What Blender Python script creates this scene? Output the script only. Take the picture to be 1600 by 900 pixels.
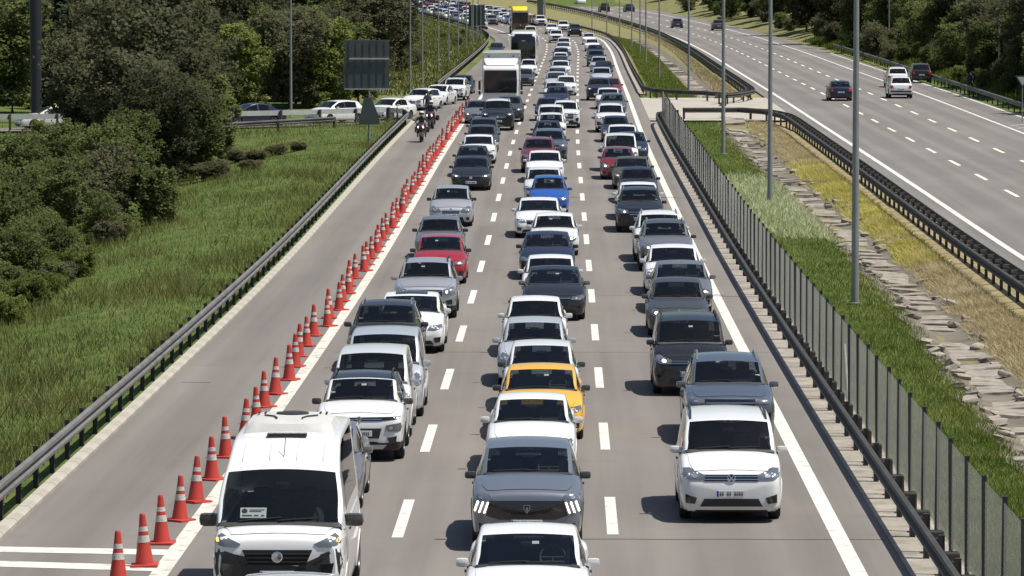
import bpy, bmesh, math, random
import numpy as np
from mathutils import Vector, Matrix
from mathutils.bvhtree import BVHTree

for o in list(bpy.data.objects):
    bpy.data.objects.remove(o)
S = bpy.context.scene
C = S.collection
PI = math.pi
R = math.radians

# ------------------------------------------------------------------ camera, sky, sun, exposure
CAM_H = 9.1
FPX = 7000.0                       # focal length in pixels of a 1600 px wide picture
PITCH = math.atan(432.0 / FPX)
cam_d = bpy.data.cameras.new('camera')
cam = bpy.data.objects.new('camera', cam_d)
C.objects.link(cam)
cam.location = (0, 0, CAM_H)
cam.rotation_euler = (PI / 2 - PITCH, 0, 0)
cam_d.sensor_width = 36.0
cam_d.lens = 36.0 * FPX / 1600.0
cam_d.clip_start = 1.0
cam_d.clip_end = 6000.0
S.camera = cam

SUN_EL = 65.0
SUN_AZ = 12.0                       # degrees from +X towards the camera (-Y)
sd = Vector((math.cos(R(SUN_EL)) * math.cos(R(SUN_AZ)), -math.cos(R(SUN_EL)) * math.sin(R(SUN_AZ)), math.sin(R(SUN_EL))))
w = bpy.data.worlds.new('World')
S.world = w
w.use_nodes = True
nt = w.node_tree
bg = nt.nodes['Background']
sky = nt.nodes.new('ShaderNodeTexSky')
sky.sky_type = 'NISHITA'
sky.sun_disc = False
sky.sun_elevation = R(SUN_EL)
sky.sun_rotation = math.atan2(sd.x, sd.y)
sky.air_density = 1.0
sky.dust_density = 1.2
sky.ozone_density = 1.5
nt.links.new(sky.outputs[0], bg.inputs['Color'])
bg.inputs['Strength'].default_value = 0.075
sl = bpy.data.lights.new('sun', 'SUN')
sl.energy = 4.8
sl.angle = R(0.53)
sl.color = (1.0, 0.955, 0.88)
so = bpy.data.objects.new('sun', sl)
C.objects.link(so)
so.rotation_euler = sd.to_track_quat('Z', 'Y').to_euler()
S.view_settings.view_transform = 'Standard'
S.view_settings.look = 'None'
S.view_settings.exposure = 0.28
S.view_settings.gamma = 1.0
S.view_settings.use_curve_mapping = False

# ------------------------------------------------------------------ small helpers
def pch(pts):
    """monotone cubic through (x, y) pairs"""
    xs = np.array([p[0] for p in pts], float); ys = np.array([p[1] for p in pts], float)
    h = np.diff(xs); d = np.diff(ys) / h
    m = np.zeros_like(xs)
    m[0] = d[0]; m[-1] = d[-1]
    for i in range(1, len(xs) - 1):
        if d[i-1] * d[i] > 0:
            w1 = 2*h[i] + h[i-1]; w2 = h[i] + 2*h[i-1]
            m[i] = (w1 + w2) / (w1 / d[i-1] + w2 / d[i])
    def f(x):
        x = np.asarray(x, float)
        k = np.clip(np.searchsorted(xs, x) - 1, 0, len(xs) - 2)
        hh = h[k]; t = np.clip((x - xs[k]) / hh, 0, 1)
        t2 = t*t; t3 = t2*t
        return (2*t3-3*t2+1)*ys[k] + (t3-2*t2+t)*hh*m[k] + (-2*t3+3*t2)*ys[k+1] + (t3-t2)*hh*m[k+1]
    return f

def smooth(a, b, x):
    t = np.clip((np.asarray(x, float) - a) / (b - a), 0, 1)
    return t*t*(3-2*t)

def spline(pts):
    """natural cubic spline, smooth in slope and curvature"""
    xs = np.array([p[0] for p in pts], float); ys = np.array([p[1] for p in pts], float)
    n = len(xs); h = np.diff(xs)
    A = np.zeros((n, n)); b = np.zeros(n)
    A[0, 0] = A[-1, -1] = 1
    for i in range(1, n-1):
        A[i, i-1] = h[i-1]; A[i, i] = 2*(h[i-1]+h[i]); A[i, i+1] = h[i]
        b[i] = 6*((ys[i+1]-ys[i])/h[i] - (ys[i]-ys[i-1])/h[i-1])
    M = np.linalg.solve(A, b)
    def f(x):
        x = np.asarray(x, float)
        k = np.clip(np.searchsorted(xs, x) - 1, 0, n - 2)
        a = xs[k+1]-x; c = x-xs[k]; hh = h[k]
        return (M[k]*a**3 + M[k+1]*c**3)/(6*hh) + (ys[k]/hh - M[k]*hh/6)*a + (ys[k+1]/hh - M[k+1]*hh/6)*c
    return f

def proj(X, Y, Z):
    c = Y*math.cos(PITCH) + (CAM_H-Z)*math.sin(PITCH)
    d = (CAM_H-Z)*math.cos(PITCH) - Y*math.sin(PITCH)
    return 800 + FPX*X/c, 450 + FPX*d/c

# road heights and reference lines (Y = metres from the viewpoint along the road)
ZR = spline([(20, 0.0), (60, 0.0), (100, 0.03), (130, 0.12), (160, 0.32), (200, 0.8), (243, 1.33), (302, 2.05), (345, 2.55), (437, 3.38), (525, 4.3), (570, 4.78), (625, 5.45), (680, 6.2), (750, 7.4), (830, 9.1), (900, 10.7), (1000, 13.0), (1300, 20.0)])
XM = spline([(20, 1.0), (81, 1.80), (112, 2.17), (158, 2.70), (215, 3.30), (256, 3.76), (302, 4.4), (380, 5.55), (469, 6.9), (530, 7.8), (575, 8.2), (610, 8.2), (640, 7.4), (680, 5.4), (720, 2.6), (770, -2), (830, -9.5), (900, -20), (1000, -38), (1300, -110)])
XC = spline([(20, 19.6), (100, 21.2), (206, 22.75), (265, 23.45), (345, 24.4), (437, 25.7), (525, 26.7), (610, 26.9), (680, 25.8), (750, 23), (830, 17), (900, 9), (1000, -6), (1300, -75)])
def zr(y): return float(ZR(y))
def xm(y): return float(XM(y))
def tang(F, y):
    return (float(F(y+1)) - float(F(y-1))) / 2
def at(F, y, u, dz=0.0):
    """point at lateral offset u from a reference line"""
    t = tang(F, y); n = math.hypot(1, t)
    return Vector((float(F(y)) + u/n, y - u*t/n, zr(y) + dz))
def ground_px(px, py, dz=0.0):
    """where the sight line through a picture point meets the road-height surface"""
    lo, hi = 30.0, 1400.0
    for _ in range(60):
        m = (lo+hi)/2
        y = proj(0, m, zr(m)+dz)[1]
        if y > py: lo = m
        else: hi = m
    Y = (lo+hi)/2; Z = zr(Y)+dz
    c = Y*math.cos(PITCH) + (CAM_H-Z)*math.sin(PITCH)
    return Vector(((px-800)*c/FPX, Y, Z))

def mesh_arr(name, V, F, mats=(), midx=None, smooth_=False, uv=None):
    """mesh from numpy arrays; F is an (n,k) array or a list of such arrays"""
    me = bpy.data.meshes.new(name)
    V = np.asarray(V, np.float32)
    Fs = F if isinstance(F, list) else [F]
    Fs = [np.asarray(f, np.int32) for f in Fs if len(f)]
    loops = np.concatenate([f.ravel() for f in Fs])
    tot = np.concatenate([np.full(len(f), f.shape[1], np.int32) for f in Fs])
    st = np.concatenate([[0], np.cumsum(tot)[:-1]]).astype(np.int32)
    me.vertices.add(len(V)); me.vertices.foreach_set('co', V.ravel())
    me.loops.add(len(loops)); me.loops.foreach_set('vertex_index', loops)
    me.polygons.add(len(tot)); me.polygons.foreach_set('loop_start', st); me.polygons.foreach_set('loop_total', tot)
    if midx is not None: me.polygons.foreach_set('material_index', np.asarray(midx, np.int32))
    if smooth_: me.polygons.foreach_set('use_smooth', np.ones(len(tot), bool))
    for m in mats: me.materials.append(m)
    if uv is not None:
        l = me.uv_layers.new(name='UVMap')
        l.data.foreach_set('uv', np.asarray(uv, np.float32)[loops].ravel())
    me.update(calc_edges=True)
    return me

def link(name, me, parent=None, loc=None, rot=None):
    o = bpy.data.objects.new(name, me)
    C.objects.link(o)
    if parent is not None: o.parent = parent
    if loc is not None: o.location = loc
    if rot is not None: o.rotation_euler = rot
    return o

def tag(o, label, cat, group=None):
    o['label'] = label; o['category'] = cat
    if group: o['group'] = group
    return o

def thing(name, label, cat, loc=(0, 0, 0), rot=(0, 0, 0), group=None):
    o = link(name, None, None, loc, rot)
    o.empty_display_size = 0.3
    return tag(o, label, cat, group)

def struct(o, kind='structure'):
    o['kind'] = kind
    return o

class MB:
    """collects simple shapes into one mesh"""
    def __init__(s): s.v = []; s.f = []; s.m = []
    def add(s, vs, fs, m=0):
        b = len(s.v); s.v += [tuple(v) for v in vs]; s.f += [tuple(b+i for i in f) for f in fs]; s.m += [m]*len(fs)
        return s
    def box(s, c, d, m=0, bev=0.0, mat=None):
        """box with centre c and size d; bev rounds its edges with one chamfer"""
        x, y, z = d[0]/2, d[1]/2, d[2]/2
        if bev <= 0:
            vs = [(sx*x, sy*y, sz*z) for sx in (-1, 1) for sy in (-1, 1) for sz in (-1, 1)]
            fs = [(0, 1, 3, 2), (4, 6, 7, 5), (0, 4, 5, 1), (2, 3, 7, 6), (0, 2, 6, 4), (1, 5, 7, 3)]
        else:
            bm = bmesh.new(); bmesh.ops.create_cube(bm, size=1.0)
            for v in bm.verts: v.co = (v.co.x*d[0], v.co.y*d[1], v.co.z*d[2])
            bmesh.ops.bevel(bm, geom=bm.edges[:], offset=bev, segments=2, affect='EDGES', profile=0.6)
            bm.verts.index_update()
            vs = [v.co.copy() for v in bm.verts]; fs = [[v.index for v in f.verts] for f in bm.faces]; bm.free()
        if mat is not None: vs = [mat @ Vector(v) for v in vs]
        return s.add([(v[0]+c[0], v[1]+c[1], v[2]+c[2]) for v in vs], fs, m)
    def tube(s, pts, r, n=8, m=0, cap=True):
        """tube through points; r a number or one radius per point"""
        pts = [Vector(p) for p in pts]; rr = r if isinstance(r, (list, tuple)) else [r]*len(pts)
        vs = []; fs = []
        for i, p in enumerate(pts):
            t = (pts[min(i+1, len(pts)-1)] - pts[max(i-1, 0)]).normalized()
            a = t.cross(Vector((0, 0, 1)))
            if a.length < 1e-3: a = Vector((1, 0, 0))
            a.normalize(); b = t.cross(a)
            for k in range(n):
                q = 2*PI*k/n
                vs.append(p + a*math.cos(q)*rr[i] + b*math.sin(q)*rr[i])
        for i in range(len(pts)-1):
            for k in range(n):
                fs.append((i*n+k, i*n+(k+1) % n, (i+1)*n+(k+1) % n, (i+1)*n+k))
        if cap:
            fs.append(tuple(range(n))[::-1]); fs.append(tuple((len(pts)-1)*n+k for k in range(n)))
        return s.add(vs, fs, m)
    def lathe(s, prof, n=16, m=0, mat=None, cap=False):
        """turn (radius, z) pairs about z"""
        vs = []; fs = []
        for (r_, z_) in prof:
            for k in range(n):
                q = 2*PI*k/n; vs.append(Vector((r_*math.cos(q), r_*math.sin(q), z_)))
        for i in range(len(prof)-1):
            for k in range(n):
                fs.append((i*n+k, i*n+(k+1) % n, (i+1)*n+(k+1) % n, (i+1)*n+k))
        if cap:
            fs.append(tuple(range(n))[::-1]); fs.append(tuple((len(prof)-1)*n+k for k in range(n)))
        if mat is not None: vs = [mat @ v for v in vs]
        return s.add(vs, fs, m)
    def prism(s, poly, axis, a, b, m=0):
        """extrude a 2D outline along an axis from a to b"""
        def p3(p, t):
            return {'x': (t, p[0], p[1]), 'y': (p[0], t, p[1]), 'z': (p[0], p[1], t)}[axis]
        n = len(poly)
        vs = [p3(p, a) for p in poly] + [p3(p, b) for p in poly]
        fs = [tuple(range(n))[::-1], tuple(range(n, 2*n))] + [(i, (i+1) % n, n+(i+1) % n, n+i) for i in range(n)]
        return s.add(vs, fs, m)
    def mesh(s, name, mats, smooth_=False):
        me = bpy.data.meshes.new(name); me.from_pydata(s.v, [], s.f)
        for m in (mats if isinstance(mats, (list, tuple)) else [mats]): me.materials.append(m)
        me.polygons.foreach_set('material_index', s.m)
        bm = bmesh.new(); bm.from_mesh(me); bmesh.ops.recalc_face_normals(bm, faces=bm.faces[:]); bm.to_mesh(me); bm.free()
        if smooth_:
            me.polygons.foreach_set('use_smooth', [True]*len(me.polygons))
            try: me.set_sharp_from_angle(angle=R(40))
            except Exception: pass
        me.update()
        return me

# ------------------------------------------------------------------ materials
def mat(name, col, rough=0.6, metal=0.0, coat=0.0, spec=0.5, emit=0.0, noise=None, bump=None):
    """Principled material; noise = (scale, amount, second colour), bump = (scale, strength)"""
    m = bpy.data.materials.new(name); m.use_nodes = True
    n = m.node_tree.nodes; l = m.node_tree.links; p = n['Principled BSDF']
    p.inputs['Base Color'].default_value = (*col, 1); p.inputs['Roughness'].default_value = rough
    p.inputs['Metallic'].default_value = metal; p.inputs['Coat Weight'].default_value = coat
    p.inputs['Coat Roughness'].default_value = 0.04; p.inputs['Specular IOR Level'].default_value = spec
    if emit:
        p.inputs['Emission Color'].default_value = (*col, 1); p.inputs['Emission Strength'].default_value = emit
    tc = None
    if noise or bump:
        tc = n.new('ShaderNodeTexCoord')
    if noise:
        sc, amt, c2 = noise
        t = n.new('ShaderNodeTexNoise'); t.inputs['Scale'].default_value = sc; t.inputs['Detail'].default_value = 5; t.inputs['Roughness'].default_value = 0.65
        l.new(tc.outputs['Object'], t.inputs['Vector'])
        rp = n.new('ShaderNodeMapRange'); rp.inputs['From Min'].default_value = 0.35; rp.inputs['From Max'].default_value = 0.7
        rp.inputs['To Max'].default_value = amt
        l.new(t.outputs['Fac'], rp.inputs['Value'])
        mx = n.new('ShaderNodeMix'); mx.data_type = 'RGBA'
        mx.inputs['A'].default_value = (*col, 1); mx.inputs['B'].default_value = (*c2, 1)
        l.new(rp.outputs['Result'], mx.inputs['Factor']); l.new(mx.outputs['Result'], p.inputs['Base Color'])
    if bump:
        t2 = n.new('ShaderNodeTexNoise'); t2.inputs['Scale'].default_value = bump[0]; t2.inputs['Detail'].default_value = 4
        l.new(tc.outputs['Object'], t2.inputs['Vector'])
        b = n.new('ShaderNodeBump'); b.inputs['Strength'].default_value = bump[1]; b.inputs['Distance'].default_value = 0.02
        l.new(t2.outputs['Fac'], b.inputs['Height']); l.new(b.outputs['Normal'], p.inputs['Normal'])
    return m

def nd(m): return m.node_tree.nodes, m.node_tree.links, m.node_tree.nodes['Principled BSDF']

def asphalt_mat(name, base, dark, light):
    """aged asphalt: UV.x = metres across, UV.y = metres along the road"""
    m = mat(name, base, 0.88, spec=0.25); n, l, p = nd(m)
    uv = n.new('ShaderNodeUVMap'); uv.uv_map = 'UVMap'
    def noise(scale, vec, detail=5):
        t = n.new('ShaderNodeTexNoise'); t.inputs['Scale'].default_value = scale; t.inputs['Detail'].default_value = detail; t.inputs['Roughness'].default_value = 0.6
        l.new(vec, t.inputs['Vector']); return t.outputs['Fac']
    def rng(v, a, b, lo, hi):
        r_ = n.new('ShaderNodeMapRange'); l.new(v, r_.inputs['Value'])
        for k, x in (('From Min', a), ('From Max', b), ('To Min', lo), ('To Max', hi)): r_.inputs[k].default_value = x
        return r_.outputs['Result']
    def mix(f, a, b, mode='MIX'):
        x = n.new('ShaderNodeMix'); x.data_type = 'RGBA'; x.blend_type = mode
        if isinstance(f, float): x.inputs['Factor'].default_value = f
        else: l.new(f, x.inputs['Factor'])
        for s_, v in (('A', a), ('B', b)):
            if isinstance(v, tuple): x.inputs[s_].default_value = (*v, 1)
            else: l.new(v, x.inputs[s_])
        return x.outputs['Result']
    mp = n.new('ShaderNodeMapping'); l.new(uv.outputs['UV'], mp.inputs['Vector']); mp.inputs['Scale'].default_value = (1.6, 0.025, 1)
    streak = noise(1.0, mp.outputs['Vector'])
    mp2 = n.new('ShaderNodeMapping'); l.new(uv.outputs['UV'], mp2.inputs['Vector']); mp2.inputs['Scale'].default_value = (0.12, 0.05, 1)
    blot = noise(1.0, mp2.outputs['Vector'])
    grit = noise(34.0, uv.outputs['UV'], 2)
    col = mix(rng(streak, 0.3, 0.72, 0, 1), base, dark)
    col = mix(rng(blot, 0.42, 0.68, 0, 0.6), col, light)
    col = mix(rng(grit, 0.3, 0.7, 0.0, 0.42), col, dark)
    # oil and rubber band in the middle of each 3.7 m lane
    sx = n.new('ShaderNodeSeparateXYZ'); l.new(uv.outputs['UV'], sx.inputs['Vector'])
    sn = n.new('ShaderNodeMath'); sn.operation = 'MULTIPLY'; l.new(sx.outputs['X'], sn.inputs[0]); sn.inputs[1].default_value = 2*PI/3.72
    cs = n.new('ShaderNodeMath'); cs.operation = 'COSINE'; l.new(sn.outputs[0], cs.inputs[0])
    col = mix(rng(cs.outputs[0], -0.4, -1.0, 0, 0.38), col, dark)
    # wheel tracks polished a little paler
    sn2 = n.new('ShaderNodeMath'); sn2.operation = 'MULTIPLY'; l.new(sx.outputs['X'], sn2.inputs[0]); sn2.inputs[1].default_value = 4*PI/3.72
    cs2 = n.new('ShaderNodeMath'); cs2.operation = 'COSINE'; l.new(sn2.outputs[0], cs2.inputs[0])
    col = mix(rng(cs2.outputs[0], -0.3, -1.0, 0, 0.22), col, light)
    stain = n.new('ShaderNodeTexNoise'); stain.inputs['Scale'].default_value = 0.55; stain.inputs['Detail'].default_value = 3; l.new(uv.outputs['UV'], stain.inputs['Vector'])
    col = mix(rng(stain.outputs['Fac'], 0.62, 0.74, 0, 0.35), col, dark)
    l.new(col, p.inputs['Base Color'])
    b = n.new('ShaderNodeBump'); b.inputs['Strength'].default_value = 0.25; b.inputs['Distance'].default_value = 0.006
    l.new(grit, b.inputs['Height']); l.new(b.outputs['Normal'], p.inputs['Normal'])
    return m

def paint_mark_mat(name, col, wear):
    """road paint worn down to the asphalt in places"""
    m = mat(name, col, 0.7, spec=0.3); n, l, p = nd(m)
    g = n.new('ShaderNodeNewGeometry')
    t = n.new('ShaderNodeTexNoise'); t.inputs['Scale'].default_value = 2.6; t.inputs['Detail'].default_value = 8; t.inputs['Roughness'].default_value = 0.75
    l.new(g.outputs['Position'], t.inputs['Vector'])
    r_ = n.new('ShaderNodeMapRange'); l.new(t.outputs['Fac'], r_.inputs['Value'])
    r_.inputs['From Min'].default_value = 0.52; r_.inputs['From Max'].default_value = 0.68; r_.inputs['To Max'].default_value = wear
    x = n.new('ShaderNodeMix'); x.data_type = 'RGBA'; x.inputs['A'].default_value = (*col, 1); x.inputs['B'].default_value = (0.22, 0.2, 0.175, 1)
    l.new(r_.outputs['Result'], x.inputs['Factor']); l.new(x.outputs['Result'], p.inputs['Base Color'])
    return m

def car_paint(name, col, metal=0.0, rough=0.3):
    m = mat(name, col, rough, metal, coat=0.35 if max(col) < .15 else 0.8, spec=0.3 if max(col) < .15 else 0.5)
    n, l, p = nd(m)
    # road dust: a trace of grey, more of it low on the body
    tc = n.new('ShaderNodeTexCoord'); t = n.new('ShaderNodeTexNoise'); t.inputs['Scale'].default_value = 3.0; t.inputs['Detail'].default_value = 6
    l.new(tc.outputs['Object'], t.inputs['Vector'])
    sx = n.new('ShaderNodeSeparateXYZ'); l.new(tc.outputs['Object'], sx.inputs['Vector'])
    r1 = n.new('ShaderNodeMapRange'); l.new(sx.outputs['Z'], r1.inputs['Value'])
    for k, v in (('From Min', 0.15), ('From Max', 0.75), ('To Min', 0.5), ('To Max', 0.06)): r1.inputs[k].default_value = v
    mu = n.new('ShaderNodeMath'); mu.operation = 'MULTIPLY'; l.new(r1.outputs['Result'], mu.inputs[0]); l.new(t.outputs['Fac'], mu.inputs[1])
    x = n.new('ShaderNodeMix'); x.data_type = 'RGBA'; x.inputs['A'].default_value = (*col, 1); x.inputs['B'].default_value = (0.2, 0.18, 0.155, 1)
    l.new(mu.outputs[0], x.inputs['Factor']); l.new(x.outputs['Result'], p.inputs['Base Color'])
    return m

def glass_mat(name, tint, gloss=1.0):
    m = bpy.data.materials.new(name); m.use_nodes = True
    n = m.node_tree.nodes; l = m.node_tree.links; n.clear()
    o = n.new('ShaderNodeOutputMaterial'); tr = n.new('ShaderNodeBsdfTransparent'); gl = n.new('ShaderNodeBsdfGlossy')
    tr.inputs['Color'].default_value = (*tint, 1); gl.inputs['Roughness'].default_value = 0.015; gl.inputs['Color'].default_value = (gloss, gloss, gloss, 1)
    fr = n.new('ShaderNodeFresnel'); ge = n.new('ShaderNodeNewGeometry'); io = n.new('ShaderNodeMapRange')
    io.inputs['To Min'].default_value = 1.5; io.inputs['To Max'].default_value = 1/1.5      # a thin pane reflects alike from both sides
    l.new(ge.outputs['Backfacing'], io.inputs['Value']); l.new(io.outputs['Result'], fr.inputs['IOR'])
    mx = n.new('ShaderNodeMixShader'); l.new(fr.outputs[0], mx.inputs[0]); l.new(tr.outputs[0], mx.inputs[1]); l.new(gl.outputs[0], mx.inputs[2])
    l.new(mx.outputs[0], o.inputs['Surface'])
    return m

def leaf_mat(name, c1, c2, c3, scale=0.35, trans=0.5):
    """leaves: colour drifts through the crown and from plant to plant"""
    m = bpy.data.materials.new(name); m.use_nodes = True
    n = m.node_tree.nodes; l = m.node_tree.links; n.clear()
    o = n.new('ShaderNodeOutputMaterial')
    g = n.new('ShaderNodeNewGeometry'); oi = n.new('ShaderNodeObjectInfo')
    t = n.new('ShaderNodeTexNoise'); t.inputs['Scale'].default_value = scale; t.inputs['Detail'].default_value = 6; t.inputs['Roughness'].default_value = 0.7
    l.new(g.outputs['Position'], t.inputs['Vector'])
    rp = n.new('ShaderNodeValToRGB'); e = rp.color_ramp.elements
    e[0].position = 0.33; e[0].color = (*c1, 1); e[1].position = 0.68; e[1].color = (*c3, 1)
    k = e.new(0.5); k.color = (*c2, 1)
    ad = n.new('ShaderNodeMath'); ad.operation = 'ADD'; l.new(t.outputs['Fac'], ad.inputs[0])
    mr = n.new('ShaderNodeMapRange'); l.new(oi.outputs['Random'], mr.inputs['Value']); mr.inputs['To Min'].default_value = -0.1; mr.inputs['To Max'].default_value = 0.1
    ad2 = n.new('ShaderNodeMath'); ad2.operation = 'ADD'
    at_ = n.new('ShaderNodeMapRange'); l.new(g.outputs['Random Per Island'], at_.inputs['Value']); at_.inputs['To Min'].default_value = -0.13; at_.inputs['To Max'].default_value = 0.13
    l.new(mr.outputs['Result'], ad2.inputs[0]); l.new(at_.outputs['Result'], ad2.inputs[1]); l.new(ad2.outputs[0], ad.inputs[1])
    l.new(ad.outputs[0], rp.inputs['Fac'])
    d = n.new('ShaderNodeBsdfDiffuse'); tl = n.new('ShaderNodeBsdfTranslucent'); ms = n.new('ShaderNodeMixShader'); ms.inputs[0].default_value = trans
    l.new(rp.outputs['Color'], d.inputs['Color']); l.new(rp.outputs['Color'], tl.inputs['Color'])
    l.new(d.outputs[0], ms.inputs[1]); l.new(tl.outputs[0], ms.inputs[2]); l.new(ms.outputs[0], o.inputs['Surface'])
    return m

M = {}
M['asphalt'] = asphalt_mat('asphalt', (0.205, 0.185, 0.165), (0.135, 0.122, 0.112), (0.245, 0.225, 0.20))
M['asphalt2'] = asphalt_mat('asphalt_far_carriageway', (0.195, 0.182, 0.168), (0.135, 0.126, 0.118), (0.24, 0.225, 0.205))
M['mark'] = paint_mark_mat('white_road_paint', (0.64, 0.62, 0.56), 0.8)
M['marky'] = paint_mark_mat('yellowed_road_paint', (0.80, 0.74, 0.56), 0.5)
M['markw'] = paint_mark_mat('worn_white_road_paint', (0.60, 0.57, 0.50), 1.0)
M['concrete'] = mat('concrete', (0.42, 0.39, 0.33), 0.9, noise=(0.9, 0.7, (0.26, 0.235, 0.195)), bump=(9, 0.4))
M['dirt'] = mat('dirty_concrete_strip', (0.40, 0.365, 0.31), 0.95, noise=(1.3, 0.9, (0.20, 0.165, 0.12)), bump=(6, 0.6))
M['stone'] = mat('ditch_stone', (0.36, 0.32, 0.265), 0.95, noise=(1.5, 1.0, (0.13, 0.112, 0.088)), bump=(5, 1.0))
M['bed'] = mat('ditch_bed', (0.185, 0.158, 0.125), 0.95, noise=(0.9, 0.9, (0.10, 0.088, 0.06)), bump=(4, 1.0))
M['rail'] = mat('galvanised_rail', (0.21, 0.205, 0.195), 0.6, 0.3, noise=(1.0, 0.9, (0.11, 0.10, 0.088)))
M['railw'] = mat('pale_galvanised_rail', (0.55, 0.55, 0.53), 0.5, 0.3, noise=(1.2, 0.6, (0.33, 0.32, 0.3)))
M['rail_shade'] = mat('shade_toned_rail', (0.075, 0.072, 0.067), 0.7, 0.15, noise=(1.2, 0.8, (0.04, 0.037, 0.033)))  # darker copy of the rail steel, shade on the beams painted into its colour
M['post'] = mat('weathered_steel_post', (0.06, 0.058, 0.053), 0.65, 0.4, noise=(3, 0.8, (0.06, 0.05, 0.042)))
M['fencepost'] = mat('fence_post_steel', (0.045, 0.047, 0.047), 0.55, 0.4, noise=(2, 0.7, (0.07, 0.07, 0.065)))
M['wire'] = mat('galvanised_wire', (0.20, 0.20, 0.195), 0.55, 0.3)
M['pole'] = mat('lamp_pole_steel', (0.30, 0.31, 0.31), 0.5, 0.4, noise=(0.6, 0.6, (0.18, 0.18, 0.175)))
M['darkpole'] = mat('dark_pole', (0.022, 0.024, 0.03), 0.5, 0.2)
M['signback'] = mat('sign_back', (0.10, 0.115, 0.115), 0.55, 0.35, noise=(1.5, 0.6, (0.06, 0.07, 0.07)))
M['cone'] = mat('cone_orange', (0.50, 0.045, 0.028), 0.6, noise=(2.5, 0.8, (0.33, 0.04, 0.032)))
M['coneband'] = mat('cone_white_band', (0.62, 0.60, 0.56), 0.4, noise=(8, 0.9, (0.36, 0.31, 0.28)))
M['white'] = mat('white_plain', (0.78, 0.78, 0.76), 0.5)
M['trim'] = mat('black_plastic', (0.022, 0.022, 0.023), 0.55)
M['gloss_black'] = mat('gloss_black', (0.012, 0.012, 0.014), 0.12, coat=0.6)
M['rubber'] = mat('tyre_rubber', (0.02, 0.02, 0.02), 0.85)
M['well'] = mat('wheel_well', (0.008, 0.008, 0.008), 0.9)
M['rim'] = mat('alloy_rim', (0.45, 0.46, 0.47), 0.3, 0.8)
M['chrome'] = mat('chrome', (0.75, 0.76, 0.77), 0.12, 1.0)
M['seat'] = mat('seat_fabric', (0.075, 0.073, 0.072), 0.9)
M['dash'] = mat('dashboard_plastic', (0.045, 0.045, 0.047), 0.6)
M['lens'] = mat('headlight_lens', (0.20, 0.21, 0.22), 0.08, 0.5, coat=1.0)
M['reflector'] = mat('headlight_reflector', (0.82, 0.83, 0.84), 0.12, 0.9, coat=1.0)
M['lit'] = mat('lit_lamp', (1.0, 0.93, 0.80), 0.3, emit=2.2)
M['amber'] = mat('lit_amber_lamp', (1.0, 0.55, 0.10), 0.3, emit=1.8)
M['red_lens'] = mat('tail_light_red', (0.42, 0.015, 0.015), 0.12, coat=1.0)
M['plate'] = mat('plate_white', (0.72, 0.72, 0.70), 0.5)
M['ink'] = mat('plate_ink', (0.03, 0.03, 0.04), 0.6)
M['blue_band'] = mat('plate_blue', (0.02, 0.06, 0.35), 0.5)
M['glass'] = glass_mat('car_glass', (0.60, 0.64, 0.63))
M['glass_dark'] = glass_mat('car_glass_tinted', (0.12, 0.13, 0.13))
M['bark'] = mat('bark', (0.11, 0.085, 0.06), 0.95, noise=(4, 0.8, (0.05, 0.04, 0.03)), bump=(10, 0.6))
PAINT = {
 'white': car_paint('paint_white', (0.76, 0.76, 0.75)),
 'offwhite': car_paint('paint_pearl_white', (0.64, 0.65, 0.64)),
 'silver': car_paint('paint_silver', (0.52, 0.53, 0.54), 0.55, 0.32),
 'palesilver': car_paint('paint_pale_silver', (0.62, 0.65, 0.67), 0.4, 0.32),
 'grey': car_paint('paint_grey', (0.22, 0.225, 0.23), 0.5, 0.32),
 'bluegrey': car_paint('paint_blue_grey', (0.125, 0.15, 0.185), 0.5, 0.3),
 'steel': car_paint('paint_steel_grey', (0.21, 0.23, 0.265), 0.5, 0.3),
 'darkgrey': car_paint('paint_dark_grey', (0.075, 0.08, 0.085), 0.45, 0.3),
 'black': car_paint('paint_black', (0.012, 0.013, 0.015), 0.0, 0.25),
 'navy': car_paint('paint_navy', (0.02, 0.028, 0.06), 0.3, 0.28),
 'blue': car_paint('paint_blue', (0.02, 0.12, 0.48), 0.35, 0.28),
 'red': car_paint('paint_red', (0.34, 0.012, 0.02), 0.15, 0.28),
 'darkred': car_paint('paint_dark_red', (0.20, 0.012, 0.018), 0.2, 0.28),
 'yellow': car_paint('paint_taxi_yellow', (0.75, 0.42, 0.03)),
 'truckyellow': car_paint('paint_truck_yellow', (0.80, 0.60, 0.02)),
 'brown': car_paint('paint_brown', (0.16, 0.11, 0.075), 0.2, 0.35),
 'olive': car_paint('paint_olive', (0.09, 0.09, 0.06), 0.3, 0.3),
}

# ------------------------------------------------------------------ cars: a lofted shell per model, panels projected onto it
def catmull(P, n):
    P = np.asarray(P, float); t = np.linspace(0, len(P)-1, n); out = []
    Q = np.vstack([2*P[0]-P[1], P, 2*P[-1]-P[-2]])
    for x in t:
        i = min(int(x), len(P)-2); f = x-i
        p0, p1, p2, p3 = Q[i], Q[i+1], Q[i+2], Q[i+3]
        out.append(0.5*((2*p1)+(-p0+p2)*f+(2*p0-5*p1+4*p2-p3)*f*f+(-p0+3*p1-3*p2+p3)*f**3))
    return np.array(out)

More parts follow.
